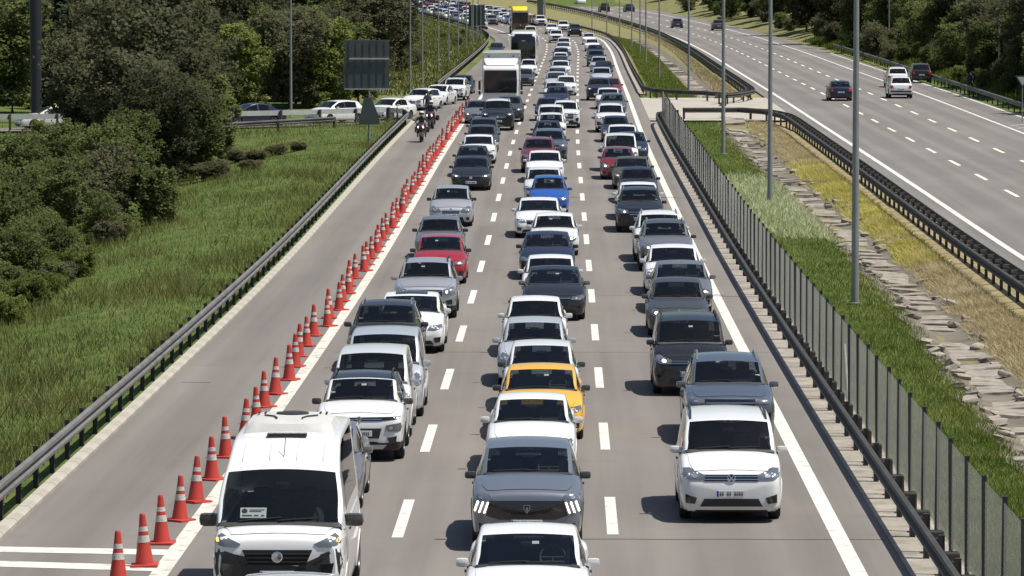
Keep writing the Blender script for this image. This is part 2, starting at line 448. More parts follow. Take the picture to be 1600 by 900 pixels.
def project_patch(bvh, poly, side, off=0.006, thick=0.02, seg=0.07, rim=0):
    """a panel cut to a 2D outline, laid on the shell: side = front/rear (x,z), right/left (y,z), top (x,y)"""
    bm = bmesh.new()
    if side in ('front', 'rear'): to3 = lambda p: Vector((p[0], 0, p[1]))
    elif side in ('right', 'left'): to3 = lambda p: Vector((0, p[0], p[1]))
    else: to3 = lambda p: Vector((p[0], p[1], 0))
    f = bm.faces.new([bm.verts.new(to3(p)) for p in poly])
    bmesh.ops.triangulate(bm, faces=[f])
    for _ in range(4):
        es = [e for e in bm.edges if e.calc_length() > seg]
        if not es: break
        bmesh.ops.subdivide_edges(bm, edges=es, cuts=1)
        bmesh.ops.triangulate(bm, faces=[g for g in bm.faces if len(g.verts) > 3])
    D = {'front': Vector((0, 1, 0)), 'rear': Vector((0, -1, 0)), 'right': Vector((-1, 0, 0)), 'left': Vector((1, 0, 0)), 'top': Vector((0, 0, -1))}[side]
    far = {'front': 3, 'rear': 12, 'right': 3, 'left': 3, 'top': 5}[side]
    for v in bm.verts:
        o = v.co - D*far
        h, nrm, _, _ = bvh.ray_cast(o, D)
        if h is None:
            h = bvh.find_nearest(v.co + (Vector((0, 0.15, 0)) if side == 'front' else Vector()))[0]
        v.co = h - D*off
    bm.normal_update()
    s_ = sum((g.normal.dot(D) for g in bm.faces), 0.0)
    if s_ > 0: bmesh.ops.reverse_faces(bm, faces=bm.faces[:])
    be = [e for e in bm.edges if e.is_boundary]
    r_ = bmesh.ops.extrude_edge_only(bm, edges=be)
    for g in r_['geom']:
        if isinstance(g, bmesh.types.BMVert): g.co += D*thick
        elif isinstance(g, bmesh.types.BMFace): g.material_index = rim
    return bm

def bm_mesh(bm, name, mats, smooth_=True):
    me = bpy.data.meshes.new(name); bm.to_mesh(me); bm.free()
    for m in (mats if isinstance(mats, (list, tuple)) else [mats]): me.materials.append(m)
    if smooth_:
        me.polygons.foreach_set('use_smooth', [True]*len(me.polygons))
        me.set_sharp_from_angle(angle=R(35))
    return me

def rounded(poly, k=0.25):
    """cut the corners of an outline so that it reads as rounded"""
    out = []; n = len(poly)
    for i in range(n):
        a, b, c = poly[i-1], poly[i], poly[(i+1) % n]
        out.append((b[0]+(a[0]-b[0])*k, b[1]+(a[1]-b[1])*k)); out.append((b[0]+(c[0]-b[0])*k, b[1]+(c[1]-b[1])*k))
    return out

def wheel_meshes(r, wd):
    t = MB(); Rx = Matrix.Rotation(PI/2, 3, 'Y')
    t.lathe([(r*0.66, -wd/2+.01), (r*0.9, -wd/2), (r*0.97, -wd/2+.02), (r, -wd/2+.05), (r, wd/2-.05), (r*0.97, wd/2-.02), (r*0.9, wd/2), (r*0.66, wd/2-.01)], 22, 0, Rx)
    tyre = t.mesh('tyre', M['rubber'], True)
    q = MB()
    q.lathe([(r*.68, wd/2-.015), (r*.66, wd/2-.03), (r*.60, wd/2-.07), (0.001, wd/2-.075)], 22, 1, Rx)
    q.lathe([(r*.68, wd/2-.012), (r*.62, wd/2-.012), (r*.6, wd/2-.05)], 22, 0, Rx)
    for k in range(5):
        a = 2*PI*k/5; mm = Rx @ Matrix.Rotation(a, 3, 'Z')
        q.box((0, 0, 0), (r*.6, r*.14, .02), 0, 0, mm)
        b = q.v[-8:]; q.v[-8:] = [tuple(Vector(x)+mm @ Vector((r*.33, 0, wd/2-.045))) for x in b]
    q.lathe([(r*.13, wd/2-.02), (0.001, wd/2-.015)], 10, 0, Rx)
    rim = q.mesh('rim', [M['rim'], M['well']], True)
    return tyre, rim

def plate_mesh():
    q = MB(); q.box((0, 0, 0), (.52, .012, .115), 0, .003); q.box((-.24, -.008, 0), (.035, .004, .105), 1)
    x = -.19
    for wd in (.03, .03, 0, .032, .032, 0, .03, .03, .03, .03):
        if wd:
            q.box((x, -.008, .0), (wd*.8, .004, .07), 2)
            q.box((x, -.0105, .014), (wd*.3, .003, .02), 0)
        x += .042
    return q.mesh('license_plate', [M['plate'], M['blue_band'], M['ink']])

def build_car(p):
    """returns the parts of a car model: (name, mesh, parent index or None, location, rotation, paint slots, near only)"""
    L, W, H, zn, zb = p['L'], p['W'], p['H'], p['zn'], p['zb']
    yc, zcw, yw, zw, yr, zrf, yrb, zdk, zbt = p['yc'], p['zcowl'], p['yw'], p['zw'], p['yr'], p['zr'], p['yrb'], p['zdeck'], p['zbelt']
    r, ax = p['r'], p['ax']; hw = W/2
    rd = p.get('round', 1.0)
    parts = []
    # lower shell
    ys = np.unique(np.round(np.concatenate([[0, .015, .04, .08, .13, .2, .3], np.arange(.35, L-.3, .05), [L-.3, L-.2, L-.12, L-.06, L-.02, L]]), 4))
    nf = p.get('nose', .22)
    top = [(0, zn-nf), (.03*rd, zn-nf*.55), (.10*rd, zn-nf*.18), (.24*rd, zn), (yc*.62, zn+(zcw-zn)*.68), (yc, zcw), (yc+.45, zbt+.03)]
    if p['tail'] == 'deck':
        top += [(yrb-.45, zbt+.03), (yrb, zdk), (L-.3, zdk+.005), (L-.08, zdk-.04), (L-.02, zdk-.14), (L, zdk-.24)]
    else:
        top += [(yrb-.35, zbt+.03), (yrb, zdk), (L-.03, zdk-.06), (L, zdk-.2)]
    ZC = pch(top)
    CR = pch([(0, .05), (.15, .07), (yc*.6, .075), (yc, .07), (yc+.4, .04), (L*.8, .04), (L, .06)])
    WD = pch([(0, hw*p.get('wn', .80)), (.04*rd, hw*.875), (.12*rd, hw*.93), (.35*rd, hw*.975), (.8, hw*.995), (L*.5, hw), (L-.8, hw*.99), (L-.25, hw*.95), (L-.06, hw*.9), (L, hw*.8)])
    ZB = pch([(0, zb+.08), (.05, zb+.02), (.2, zb), (L-.5, zb+.01), (L-.1, zb+.07), (L, zb+.16)])
    K = 21; rings = []
    for y in ys:
        wdt = float(WD(y)); zc = float(ZC(y)); zs = zc-float(CR(y)); b = float(ZB(y)); h = zs-b
        P = [(0, b), (.6*wdt, b), (.88*wdt, b+.01), (.955*wdt, b+.07), (.985*wdt, b+.3*h), (1.0*wdt, b+.55*h), (.995*wdt, b+.72*h), (.975*wdt, b+.90*h), (.93*wdt, zs+.002), (.80*wdt, zs+.45*(zc-zs)), (.45*wdt, zs+.85*(zc-zs)), (0, zc)]
        rings.append(catmull(P, K))
    rings = np.array(rings)
    full = np.concatenate([rings, rings[:, -2:0:-1]*np.array([-1, 1])], axis=1)     # closed ring
    n = full.shape[1]; V = []; F = []
    for i, y in enumerate(ys):
        for k in range(n): V.append((full[i, k, 0], y, full[i, k, 1]))
    for i in range(len(ys)-1):
        for k in range(n): F.append((i*n+k, i*n+(k+1) % n, (i+1)*n+(k+1) % n, (i+1)*n+k))
    for (row, y0, sgn) in ((0, 0.0, -1), (len(ys)-1, L, 1)):                                # nose and tail caps
        base = full[row]; cz = base[:, 1].mean(); prev = row*n
        for s_ in (.82, .58, .3):
            st = len(V)
            for k in range(n): V.append((base[k, 0]*s_, y0+sgn*.035*(1-s_*s_), cz+(base[k, 1]-cz)*s_))
            for k in range(n):
                q = (prev+k, prev+(k+1) % n, st+(k+1) % n, st+k); F.append(q if sgn > 0 else q[::-1])
            prev = st
        V.append((0, y0+sgn*.035, cz)); ci = len(V)-1
        for k in range(n):
            q = (prev+k, prev+(k+1) % n, ci); F.append(q if sgn > 0 else q[::-1])
    bvh = BVHTree.FromPolygons([Vector(v) for v in V], F)
    Va = np.array(V); keepF = []; keepM = []
    ra = r+.055; clad = p.get('clad', 0.0)
    for f in F:
        c = Va[list(f)].mean(axis=0); cut = False
        for a in ax:
            if abs(c[0]) > hw*.62 and (c[1]-a)**2+(c[2]-r)**2 < ra*ra: cut = True
        if yc+.06 < c[1] < yrb-.1 and abs(c[0]) < .84*hw and c[2] > float(ZC(c[1]))-float(CR(c[1]))-.012: cut = True      # open into the cabin
        if cut: continue
        keepF.append(f); keepM.append(1 if (c[2] < zb+.05+clad or (c[2] < zb+.03)) else 0)
    # cabin shell, split into frame, glass and roof
    th = p.get('tumble', .32)
    yB = p.get('yB', (yc+yrb)/2+.05); yC = p.get('yC', yr-.02)
    brk = [yc, yc+.05, yw-.035, yw, yB-.045, yB+.045, yC, yr, yr+.05, yrb-.05, yrb, yc+.32]
    cy = np.unique(np.round(np.concatenate([np.linspace(yc, yw, 8), np.linspace(yw, yr, 10), np.linspace(yr, yrb, 6), brk]), 4))
    cy = [y for y in cy if yc-1e-6 <= y <= yrb+1e-6]
    prof = [(yc, zcw-.02), (yc+(yw-yc)*.5, zcw-.02+(zw-zcw+.02)*.53), (yw, zw)]
    prof += p.get('roofpts', [(yw+(yr-yw)*.42, H)])
    prof += [(yr, zrf), (yr+(yrb-yr)*.5, zrf-(zrf-zdk)*.46), (yrb, zdk-.02)]
    ZT = pch(prof)
    wbf = p.get('wbf', .845)
    WB = pch([(yc, hw*wbf), (yc+.35, hw*(wbf+.055)), (yc+.9, hw*.945), (yr-.3, hw*.94), (yrb, hw*p.get('wbr', .86))])
    NS, NC, NT = 7, 4, 8
    CV = []; 
    for y in cy:
        zt = float(ZT(y)); wb_ = float(WB(y)); zb_ = zbt-.05 if y > yc+.3 else min(zbt-.05, float(ZC(y))-.08)
        hgt = max(zt-zb_, .02); wr = wb_-th*max(0, zt-zbt); rc = min(.075, hgt*.35)
        wr = max(wr, hw*.5)
        cr = .035 if yw <= y <= yr else .06*min(1, hgt)
        half = []
        for t in np.linspace(0, 1, NS):
            half.append((wb_+(wr-wb_)*t**1.15, zb_+(hgt-rc)*t))
        for a in np.linspace(0, PI/2, NC+1)[1:]:
            half.append((wr-rc+rc*math.cos(a)-0.0, zt-rc+rc*math.sin(a)))
        xe = wr-rc
        for t in np.linspace(1, 0, NT+1)[1:]:
            half.append((xe*t, zt+cr*(1-t*t)))
        CV.append(half)
    CV = np.array(CV); kk = CV.shape[1]
    fullc = np.concatenate([CV, CV[:, -2::-1]*np.array([-1, 1])], axis=1); nn = fullc.shape[1]
    cverts = [(fullc[i, k, 0], cy[i], fullc[i, k, 1]) for i in range(len(cy)) for k in range(nn)]
    groups = {}
    for i in range(len(cy)-1):
        ym = (cy[i]+cy[i+1])/2
        for k in range(nn-1):
            j = k if k < kk-1 else 2*(kk-1)-1-k         # mirrored index
            s_ = 'R' if k < kk-1 else 'L'
            g = 'frame'
            if ym < yc+.05: g = 'pillar'                 # dark cowl at the foot of the glass
            elif j >= NS-1+NC-1:                         # top surface
                if j >= NS-1+NC:
                    if yc+.05 < ym < yw-.035: g = 'windshield'
                    elif yw < ym < yr: g = 'roof'
                    elif yr+.05 < ym < yrb-.05 and p.get('rearglass', True): g = 'rear_window'
                elif yw < ym < yr: g = 'roof'
            elif j >= NS-1:
                if yw < ym < yr: g = 'roof'
            elif 1 <= j < NS-1:
                if yc+.32 < ym < yB-.045: g = 'side_window_f'+s_
                elif yB+.045 < ym < yC: g = 'side_window_r'+s_
                elif yB-.045 < ym < yB+.045: g = 'pillar'
            f = (i*nn+k, i*nn+k+1, (i+1)*nn+k+1, (i+1)*nn+k)
            groups.setdefault(g, []).append(f)
    def sub(name, fs, mats, smooth_=True):
        idx = sorted({i for f in fs for i in f}); mp = {a: b for b, a in enumerate(idx)}
        me = bpy.data.meshes.new(name); me.from_pydata([cverts[i] for i in idx], [], [tuple(mp[i] for i in f) for f in fs])
        for m in mats: me.materials.append(m)
        if smooth_: me.polygons.foreach_set('use_smooth', [True]*len(me.polygons))
        bm = bmesh.new(); bm.from_mesh(me); bmesh.ops.recalc_face_normals(bm, faces=bm.faces[:])
        if bm.faces and sum(f.normal.z+f.normal.x*f.calc_center_median().x for f in bm.faces) < 0: bmesh.ops.reverse_faces(bm, faces=bm.faces[:])
        bm.to_mesh(me); bm.free(); me.update()
        return me
    # body = lower shell + cabin frame + wheel wells + arch lips
    off = len(V); bv = V+cverts; bf = keepF+[tuple(off+i for i in f) for f in groups['frame']]; bmx = keepM+[0]*len(groups['frame'])
    bf += [tuple(off+i for i in f) for f in groups.get('pillar', [])]; bmx += [1]*len(groups.get('pillar', []))
    for a in ax:
        for sx in (-1, 1):
            st = len(bv); m_ = 14
            for k in range(m_+1):
                q = R(-12+204*k/m_)
                bv.append((sx*hw*.55, a+ra*math.cos(q), max(r+ra*math.sin(q), .12))); bv.append((sx*hw*.965, a+ra*math.cos(q), max(r+ra*math.sin(q), .12)))
            for k in range(m_): bf.append((st+2*k, st+2*k+1, st+2*k+3, st+2*k+2)); bmx.append(2)
            bf.append(tuple(st+2*k for k in range(m_+1))); bmx.append(2)
            st = len(bv)
            for k in range(m_+1):
                q = R(-14+208*k/m_)
                for (rr_, dx) in ((ra-.02, -.01), (ra-.015, .012), (ra+.03, .012), (ra+.045, -.004)):
                    y_, z_ = a+rr_*math.cos(q), max(r+rr_*math.sin(q), zb+.02)
                    h = bvh.ray_cast(Vector((sx*3, min(max(y_, .12), L-.12), max(z_, zb+.09))), Vector((-sx, 0, 0)))[0]
                    x_ = abs(h.x) if h is not None else hw*.95
                    bv.append((sx*(max(x_, hw*.93)+dx), y_, z_))
            lipm = 1 if clad > .02 else 0
            for k in range(m_):
                for c_ in range(3): bf.append((st+4*k+c_, st+4*k+c_+1, st+4*k+c_+5, st+4*k+c_+4)); bmx.append(lipm)
    me = bpy.data.meshes.new('body'); me.from_pydata([tuple(v) for v in bv], [], bf)
    for m in (M['white'], M['trim'], M['well']): me.materials.append(m)
    me.polygons.foreach_set('material_index', bmx); me.polygons.foreach_set('use_smooth', [True]*len(bf))
    me.set_sharp_from_angle(angle=R(38)); me.update()
    parts.append(('body', me, None, (0, 0, 0), None, [0], False))
    parts.append(('roof', sub('roof', groups['roof'], [M['white']]), None, (0, 0, 0), None, ['roof'], False))
    parts.append(('windshield', sub('windshield', groups['windshield'], [M['glass']]), None, (0, 0, 0), None, [], False)); iw = len(parts)-1
    if 'rear_window' in groups: parts.append(('rear_window', sub('rear_window', groups['rear_window'], [M['glass_dark']]), None, (0, 0, 0), None, [], False))
    for g in ('side_window_fR', 'side_window_fL', 'side_window_rR', 'side_window_rL'):
        if g in groups:
            tint = M['glass'] if '_f' in g else M['glass_dark']
            if p.get('panel') and '_r' in g: tint = M['glass_dark']
            parts.append(('side_window', sub('side_window', groups[g], [tint]), None, (0, 0, 0), None, [], False))
    fz = lambda t: zb+t*(zn-zb)
    def front(poly, **k): return project_patch(bvh, [(x*hw, fz(t)) for x, t in poly], 'front', **k)
    def mir(poly): return [(-x, t) for x, t in poly][::-1]
    # bonnet
    hx = hw*.80
    hood = project_patch(bvh, rounded([(-hx*.86, .16), (hx*.86, .16), (hx, .5), (hx*1.02, yc-.03), (-hx*1.02, yc-.03), (-hx, .5)], .12), 'top', off=.010, thick=.02, seg=.14, rim=1)
    parts.append(('hood', bm_mesh(hood, 'hood', [M['white'], M['trim']]), None, (0, 0, 0), None, [0], True))
    st = p['front']
    if st.get('lower'):                                   # dark lower bumper
        parts.append(('lower_bumper', bm_mesh(front(st['lower'], off=.008, seg=.12), 'lower_bumper', st.get('lower_mat', M['trim'])), None, (0, 0, 0), None, [], False))
    if st.get('skid'):
        parts.append(('skid_plate', bm_mesh(front(st['skid'], off=.016, seg=.12), 'skid_plate', M['rim']), None, (0, 0, 0), None, [], True))
    parts.append(('grille', bm_mesh(front(st['grille'], off=.012, seg=.1), 'grille', st.get('grille_mat', M['gloss_black'])), None, (0, 0, 0), None, [], False)); ig = len(parts)-1
    for bar in st.get('bars', []):
        parts.append(('grille_bar', bm_mesh(front(bar, off=.022, thick=.015, seg=.1), 'grille_bar', st.get('bar_mat', M['chrome'])), ig, (0, 0, 0), None, [], True))
    if st.get('badge'):
        bt = st['badge']; c = bvh.ray_cast(Vector((0, -3, fz(bt))), Vector((0, 1, 0)))[0]
        q = MB(); Rb = Matrix.Rotation(PI/2, 3, 'X'); rb = st.get('badge_r', .055)
        if st.get('badge_kind') == 'vw':
            q.lathe([(rb, 0), (rb, .015), (rb*.84, .02), (rb*.84, 0)], 20, 0, Rb); q.lathe([(rb*.85, .004), (.001, .006)], 20, 1, Rb)
            for (x0, z0, x1, z1) in ((-.5, .65, -.15, .05), (-.15, .05, .15, .05), (.5, .65, .15, .05), (-.75, .1, -.38, -.68), (-.38, -.68, 0, -.05), (0, -.05, .38, -.68), (.38, -.68, .75, .1)):
                q.tube([(x0*rb, -.014, z0*rb), (x1*rb, -.014, z1*rb)], rb*.09, 5, 0)
        elif st.get('badge_kind') == 'shield':
            q.prism([(-rb*.7, rb*.9), (rb*.7, rb*.9), (rb*.75, 0), (0, -rb), (-rb*.75, 0)], 'y', -.012, 0, 0)
            q.prism([(-rb*.55, rb*.75), (rb*.55, rb*.75), (rb*.58, 0), (0, -rb*.78), (-rb*.58, 0)], 'y', -.016, -.011, 1)
            q.prism([(-rb*.1, rb*.5), (rb*.3, rb*.4), (rb*.2, -rb*.3), (0, -rb*.5), (-rb*.2, 0)], 'y', -.02, -.015, 0)
        else:
            q.lathe([(rb, 0), (rb, .014), (rb*.8, .02), (rb*.8, .012), (.001, .014)], 20, 0, Rb)
        parts.append(('badge', q.mesh('badge', [M['chrome'], M['gloss_black']], True), ig, (0, c.y-.022, c.z), None, [], True))
    if st.get('intake'):
        parts.append(('air_intake', bm_mesh(front(st['intake'], off=.017, seg=.12), 'air_intake', M['trim']), None, (0, 0, 0), None, [], False))
    for sgn in (1, -1):
        hd = st['head'] if sgn > 0 else mir(st['head'])
        parts.append(('headlight', bm_mesh(front(hd, off=.012, seg=.07), 'headlight', M['lens']), None, (0, 0, 0), None, [], False)); ih = len(parts)-1
        for lm in st.get('lamps', []):
            cx_ = sum(a for a, b in lm)/len(lm); cz_ = sum(b for a, b in lm)/len(lm)
            lm = rounded([(cx_+(a-cx_)*.62, cz_+(b-cz_)*.66) for a, b in lm], .28)
            lm_ = lm if sgn > 0 else mir(lm)
            parts.append(('lamp', bm_mesh(front(lm_, off=.02, thick=.012, seg=.06), 'lamp', M['reflector']), ih, (0, 0, 0), None, ['lamp'], False))
        for lm in st.get('drl', []):
            lm_ = lm if sgn > 0 else mir(lm)
            parts.append(('daytime_light', bm_mesh(front(lm_, off=.022, thick=.012, seg=.06), 'daytime_light', M['lit']), ih, (0, 0, 0), None, [], False))
        if st.get('fog'):
            fg = st['fog'] if sgn > 0 else mir(st['fog'])
            parts.append(('fog_light', bm_mesh(front(fg, off=.02, thick=.02, seg=.08), 'fog_light', st.get('fog_mat', M['gloss_black'])), None, (0, 0, 0), None, [], True))
    pz = fz(st['plate']); h = bvh.ray_cast(Vector((0, -3, pz)), Vector((0, 1, 0)))[0]
    parts.append(('license_plate', PLATE, None, (0, h.y-.032, pz), None, [], True))
    # side doors with handles
    for sgn, side in ((1, 'right'), (-1, 'left')):
        dd = [(yc+.30, yB-.02)]
        if not p.get('two_door'): dd.append((yB+.02, min(yC, ax[1]+.05)))
        for (a, b) in dd:
            zl = zb+.17+clad
            poly = [(a, zl), (b, zl), (b, zbt-.06), (a, zbt-.06)]
            if b > ax[1]-ra: poly = [(a, zl), (ax[1]-ra-.03, zl), (ax[1]-ra*.7, r+ra*.75), (b, r+ra+.05), (b, zbt-.06), (a, zbt-.06)]
            if not p.get('nodoors'):
                parts.append(('door', bm_mesh(project_patch(bvh, poly, side, off=.007, thick=.012, seg=.25, rim=1), 'door', [M['white'], M['trim']]), None, (0, 0, 0), None, [0], True)); idr = len(parts)-1
                hh = bvh.ray_cast(Vector((sgn*3, b-.14, zbt-.16)), Vector((-sgn, 0, 0)))[0]
                q = MB(); q.box((0, 0, 0), (.03, .17, .03), 0, .008)
                parts.append(('door_handle', q.mesh('door_handle', M['trim']), idr, (hh.x+sgn*.015, b-.14, zbt-.16), None, [], True))
        # mirror: arm and rounded housing
        q = MB(); ms = p.get('mirror', 1.0)
        q.box((sgn*.12*ms, .0, .02), (.195*ms, .11*ms, .13*ms), 0, .05*ms); q.box((sgn*.005, .02, -.045), (.10, .06, .04), 1, .01)
        q.box((sgn*.12*ms, .052*ms, .02), (.17*ms, .008, .11*ms), 2)
        parts.append(('mirror', q.mesh('mirror', [M['white'], M['trim'], M['chrome']], True), None, (sgn*(hw*.90+.005), yc+p.get('my', .42), zbt+.03), None, ['mirror'], False))
        if p.get('rails'):
            q = MB(); y0, y1 = yw+.12, yr-.15; pts = []
            for t in np.linspace(0, 1, 7):
                y_ = y0+(y1-y0)*t; zz = float(ZT(y_)); ww = float(WB(y_))-th*(zz-zbt)-.09
                pts.append((sgn*ww, y_, zz+(.055 if 0 < t < 1 else .0)))
            q.tube(pts, .021, 6)
            parts.append(('roof_rail', q.mesh('roof_rail', p.get('rail_mat', M['rim']), True), None, (0, 0, 0), None, [], True))
        # tail light
        tl = p.get('tail_light', [(.62, .62), (.95, .62), (.95, .88), (.66, .86)])
        zt0, zt1 = zb, zdk
        tp = [(sgn*x*hw, zt0+t*(zt1-zt0)) for x, t in tl]
        parts.append(('tail_light', bm_mesh(project_patch(bvh, tp, 'rear', off=.012, seg=.12), 'tail_light', M['red_lens']), None, (0, 0, 0), None, [], True))
    h = bvh.ray_cast(Vector((0, 12, zb+.55*(zdk-zb))), Vector((0, -1, 0)))[0]
    parts.append(('license_plate', PLATE, None, (0, h.y+.02, h.z), (0, 0, PI), [], True))
    # wheels
    tyre, rim = wheel_meshes(r, p.get('tw', .205))
    for a in ax:
        for sgn in (1, -1):
            rot = None if sgn > 0 else (0, 0, PI)
            parts.append(('wheel', tyre, None, (sgn*(hw-.125), a, r), rot, [], False)); iwh = len(parts)-1
            parts.append(('rim', rim, iwh, (0, 0, 0), None, [], True))
    # inside: dashboard, wheel, seats
    dz = zcw-.04
    q = MB(); q.box((0, yc+.42, dz-.10), (W*.80, .62, .16), 0, .05); q.box((0, yc+.62, dz-.30), (.26, .7, .5), 0, .05); q.box((.36, yc+.60, dz-.02), (.34, .16, .10), 0, .03)
    q.box((0, (yc+yrb)/2+.3, zb+.32), (W*.86, yrb-yc-.3, .12), 0)
    parts.append(('dashboard', q.mesh('dashboard', M['dash'], True), None, (0, 0, 0), None, [], True))
    q = MB(); Ra = Matrix.Rotation(R(62), 3, 'X')
    pts = [Ra @ Vector((.185*math.cos(2*PI*k/20), .185*math.sin(2*PI*k/20), 0)) for k in range(21)]
    q.tube(pts, .016, 6, cap=False); q.tube([Ra @ Vector((-.18, 0, 0)), Ra @ Vector((.18, 0, 0))], .014, 6); q.tube([Ra @ Vector((0, 0, 0)), Ra @ Vector((0, -.18, 0))], .014, 6)
    parts.append(('steering_wheel', q.mesh('steering_wheel', M['dash'], True), None, (.36, yc+.80, dz+.06), None, [], True))
    q = MB(); sz = zbt-.42
    q.box((0, 0, sz), (.50, .5, .15), 0, .05); q.box((0, .30, sz+.34), (.50, .14, .66), 0, .06, Matrix.Rotation(R(-12), 3, 'X')); q.box((0, .38, sz+.75), (.28, .10, .19), 0, .045)
    smesh = q.mesh('seat', M['seat'], True)
    for x in (-.36, .36): parts.append(('seat', smesh, None, (x, yc+1.2, 0), None, [], True))
    if not p.get('panel'):
        q = MB(); q.box((0, 0, sz), (W*.68, .5, .15), 0, .05); q.box((0, .30, sz+.32), (W*.70, .14, .6), 0, .06)
        for x in (-.38, .38): q.box((x, .36, sz+.70), (.26, .10, .16), 0, .04)
        parts.append(('rear_seat', q.mesh('rear_seat', M['seat'], True), None, (0, min(yc+2.0, yrb-.75), 0), None, [], True))
    # wipers lie on the foot of the windshield
    for x0, x1 in ((-.55, .02), (-.02, .52)):
        q = MB(); pts = []
        for t in np.linspace(0, 1, 5):
            yy = yc+.045+.035*t; xx = x0*hw/.9+(x1-x0)*t*hw/.9; ww = float(WB(yy))*.9
            pts.append((xx, yy, float(ZT(yy))+.06*min(1, .3)*(1-(xx/ww)**2)+.022))
        q.tube(pts, .008, 5)
        parts.append(('wiper', q.mesh('wiper', M['rubber']), iw, (0, 0, 0), None, [], True))
    # mirror inside
    q = MB(); yy = yc+(yw-yc)*.80; q.box((0, yy+.14, float(ZT(yy))-.08), (.22, .03, .065), 0, .012)
    parts.append(('rear_view_mirror', q.mesh('rear_view_mirror', M['dash']), iw, (0, 0, 0), None, [], True))
    return {'parts': parts, 'p': p, 'bvh': bvh, 'ZT': ZT, 'WB': WB, 'fz': fz}

PLATE = plate_mesh()
# front outlines: x as a share of the half width, height as a share from sill to bonnet edge
F_SEDAN = dict(head=[(.48, .66), (.56, .84), (.88, .98), (.95, .88), (.90, .70), (.70, .62)], lamps=[[(.60, .68), (.68, .84), (.80, .86), (.80, .68)]],
    grille=[(-.46, .80), (.46, .80), (.40, .58), (-.40, .58)], bars=[[(-.44, .745), (.44, .745), (.44, .715), (-.44, .715)], [(-.42, .675), (.42, .675), (.42, .65), (-.42, .65)]],
    badge=.77, intake=[(-.50, .30), (.50, .30), (.62, .10), (-.62, .10)], fog=[(.66, .32), (.86, .36), (.84, .18), (.70, .16)], plate=.42)
F_HATCH = dict(head=[(.44, .70), (.54, .90), (.86, 1.04), (.94, .90), (.90, .70), (.72, .62)], lamps=[[(.60, .72), (.68, .90), (.82, .92), (.82, .72)]],
    grille=[(-.42, .76), (.42, .76), (.36, .60), (-.36, .60)], bars=[[(-.40, .70), (.40, .70), (.40, .665), (-.40, .665)]],
    badge=.82, intake=[(-.55, .36), (.55, .36), (.62, .08), (-.62, .08)], fog=[(.68, .34), (.86, .36), (.84, .18), (.72, .16)], plate=.46)
F_SUV = dict(head=[(.46, .72), (.52, .90), (.90, .96), (.96, .86), (.92, .72)], lamps=[[(.56, .75), (.58, .87), (.72, .89), (.72, .75)]], drl=[],
    grille=[(-.48, .90), (.48, .90), (.42, .54), (-.42, .54)], bars=[[(-.46, .81), (.46, .81), (.46, .775), (-.46, .775)], [(-.44, .69), (.44, .69), (.44, .66), (-.44, .66)]],
    badge=.76, badge_r=.065, lower=[(-.86, .22), (.86, .22), (.80, -.02), (-.80, -.02)], intake=[(-.52, .36), (.52, .36), (.58, .16), (-.58, .16)], fog=[(.64, .44), (.86, .50), (.86, .30), (.70, .28)], plate=.44,
    skid=[(-.5, .10), (.5, .10), (.42, .0), (-.42, .0)])
F_CLAW = dict(F_SUV); F_CLAW.update(head=[(.60, .80), (.66, .90), (.97, .96), (.97, .80), (.80, .74)], lamps=[[(.74, .80), (.76, .88), (.88, .90), (.88, .80)]],
    drl=[[(.67, .75), (.70, .755), (.77, .53), (.74, .53)], [(.76, .76), (.79, .765), (.86, .54), (.83, .54)], [(.85, .77), (.88, .775), (.94, .57), (.915, .555)]],
    grille=[(-.66, .78), (.66, .78), (.72, .48), (.5, .40), (-.5, .40), (-.72, .48)], bars=[], badge=.62, badge_kind='shield', badge_r=.075, intake=[(-.46, .30), (.46, .30), (.52, .12), (-.52, .12)], fog=None, plate=.33, lower=[(-.92, .36), (-.60, .24), (.60, .24), (.92, .36), (.86, .0), (-.86, .0)], skid=None)
F_DUST = dict(F_SUV); F_DUST.update(head=[(.56, .66), (.58, .88), (.88, .98), (.96, .90), (.94, .66)], lamps=[[(.62, .70), (.62, .86), (.74, .88), (.74, .70)]], grille=[(-.54, .86), (.54, .86), (.54, .62), (-.54, .62)], badge=.74,
    bars=[[(-.52, .82), (.52, .82), (.52, .79), (-.52, .79)]], intake=[(-.6, .40), (.6, .40), (.6, .14), (-.6, .14)])
F_AIR = dict(F_SUV); F_AIR.update(head=[(.58, .52), (.60, .68), (.92, .74), (.95, .64), (.92, .52)], lamps=[[(.64, .55), (.65, .66), (.78, .68), (.78, .55)]], drl=[],
    grille=[(-.92, .86), (.92, .90), (.90, .84), (.45, .79), (-.45, .79), (-.90, .84)], bars=[[(-.5, .845), (.5, .845), (.5, .82), (-.5, .82)]], badge=.845, badge_r=.05, intake=[(-.5, .60), (.5, .60), (.44, .34), (-.44, .34)], plate=.47,
    fog=[(.62, .36), (.84, .40), (.82, .22), (.68, .20)], skid=[(-.62, .17), (.62, .17), (.52, .05), (-.52, .05)])
F_VW = dict(head=[(.50, .76), (.50, .88), (.80, 1.02), (.96, 1.00), (.95, .84), (.80, .76)], lamps=[[(.60, .79), (.62, .91), (.78, .95), (.80, .80)]],
    grille=[(-.52, .89), (.52, .89), (.52, .74), (-.52, .74)], bars=[[(-.51, .862), (.51, .862), (.51, .84), (-.51, .84)], [(-.51, .795), (.51, .795), (.51, .773), (-.51, .773)]],
    badge=.815, badge_kind='vw', badge_r=.075, intake=[(-.52, .34), (.52, .34), (.60, .16), (-.60, .16)], fog=[(.66, .36), (.88, .44), (.88, .24), (.70, .22)], plate=.46)
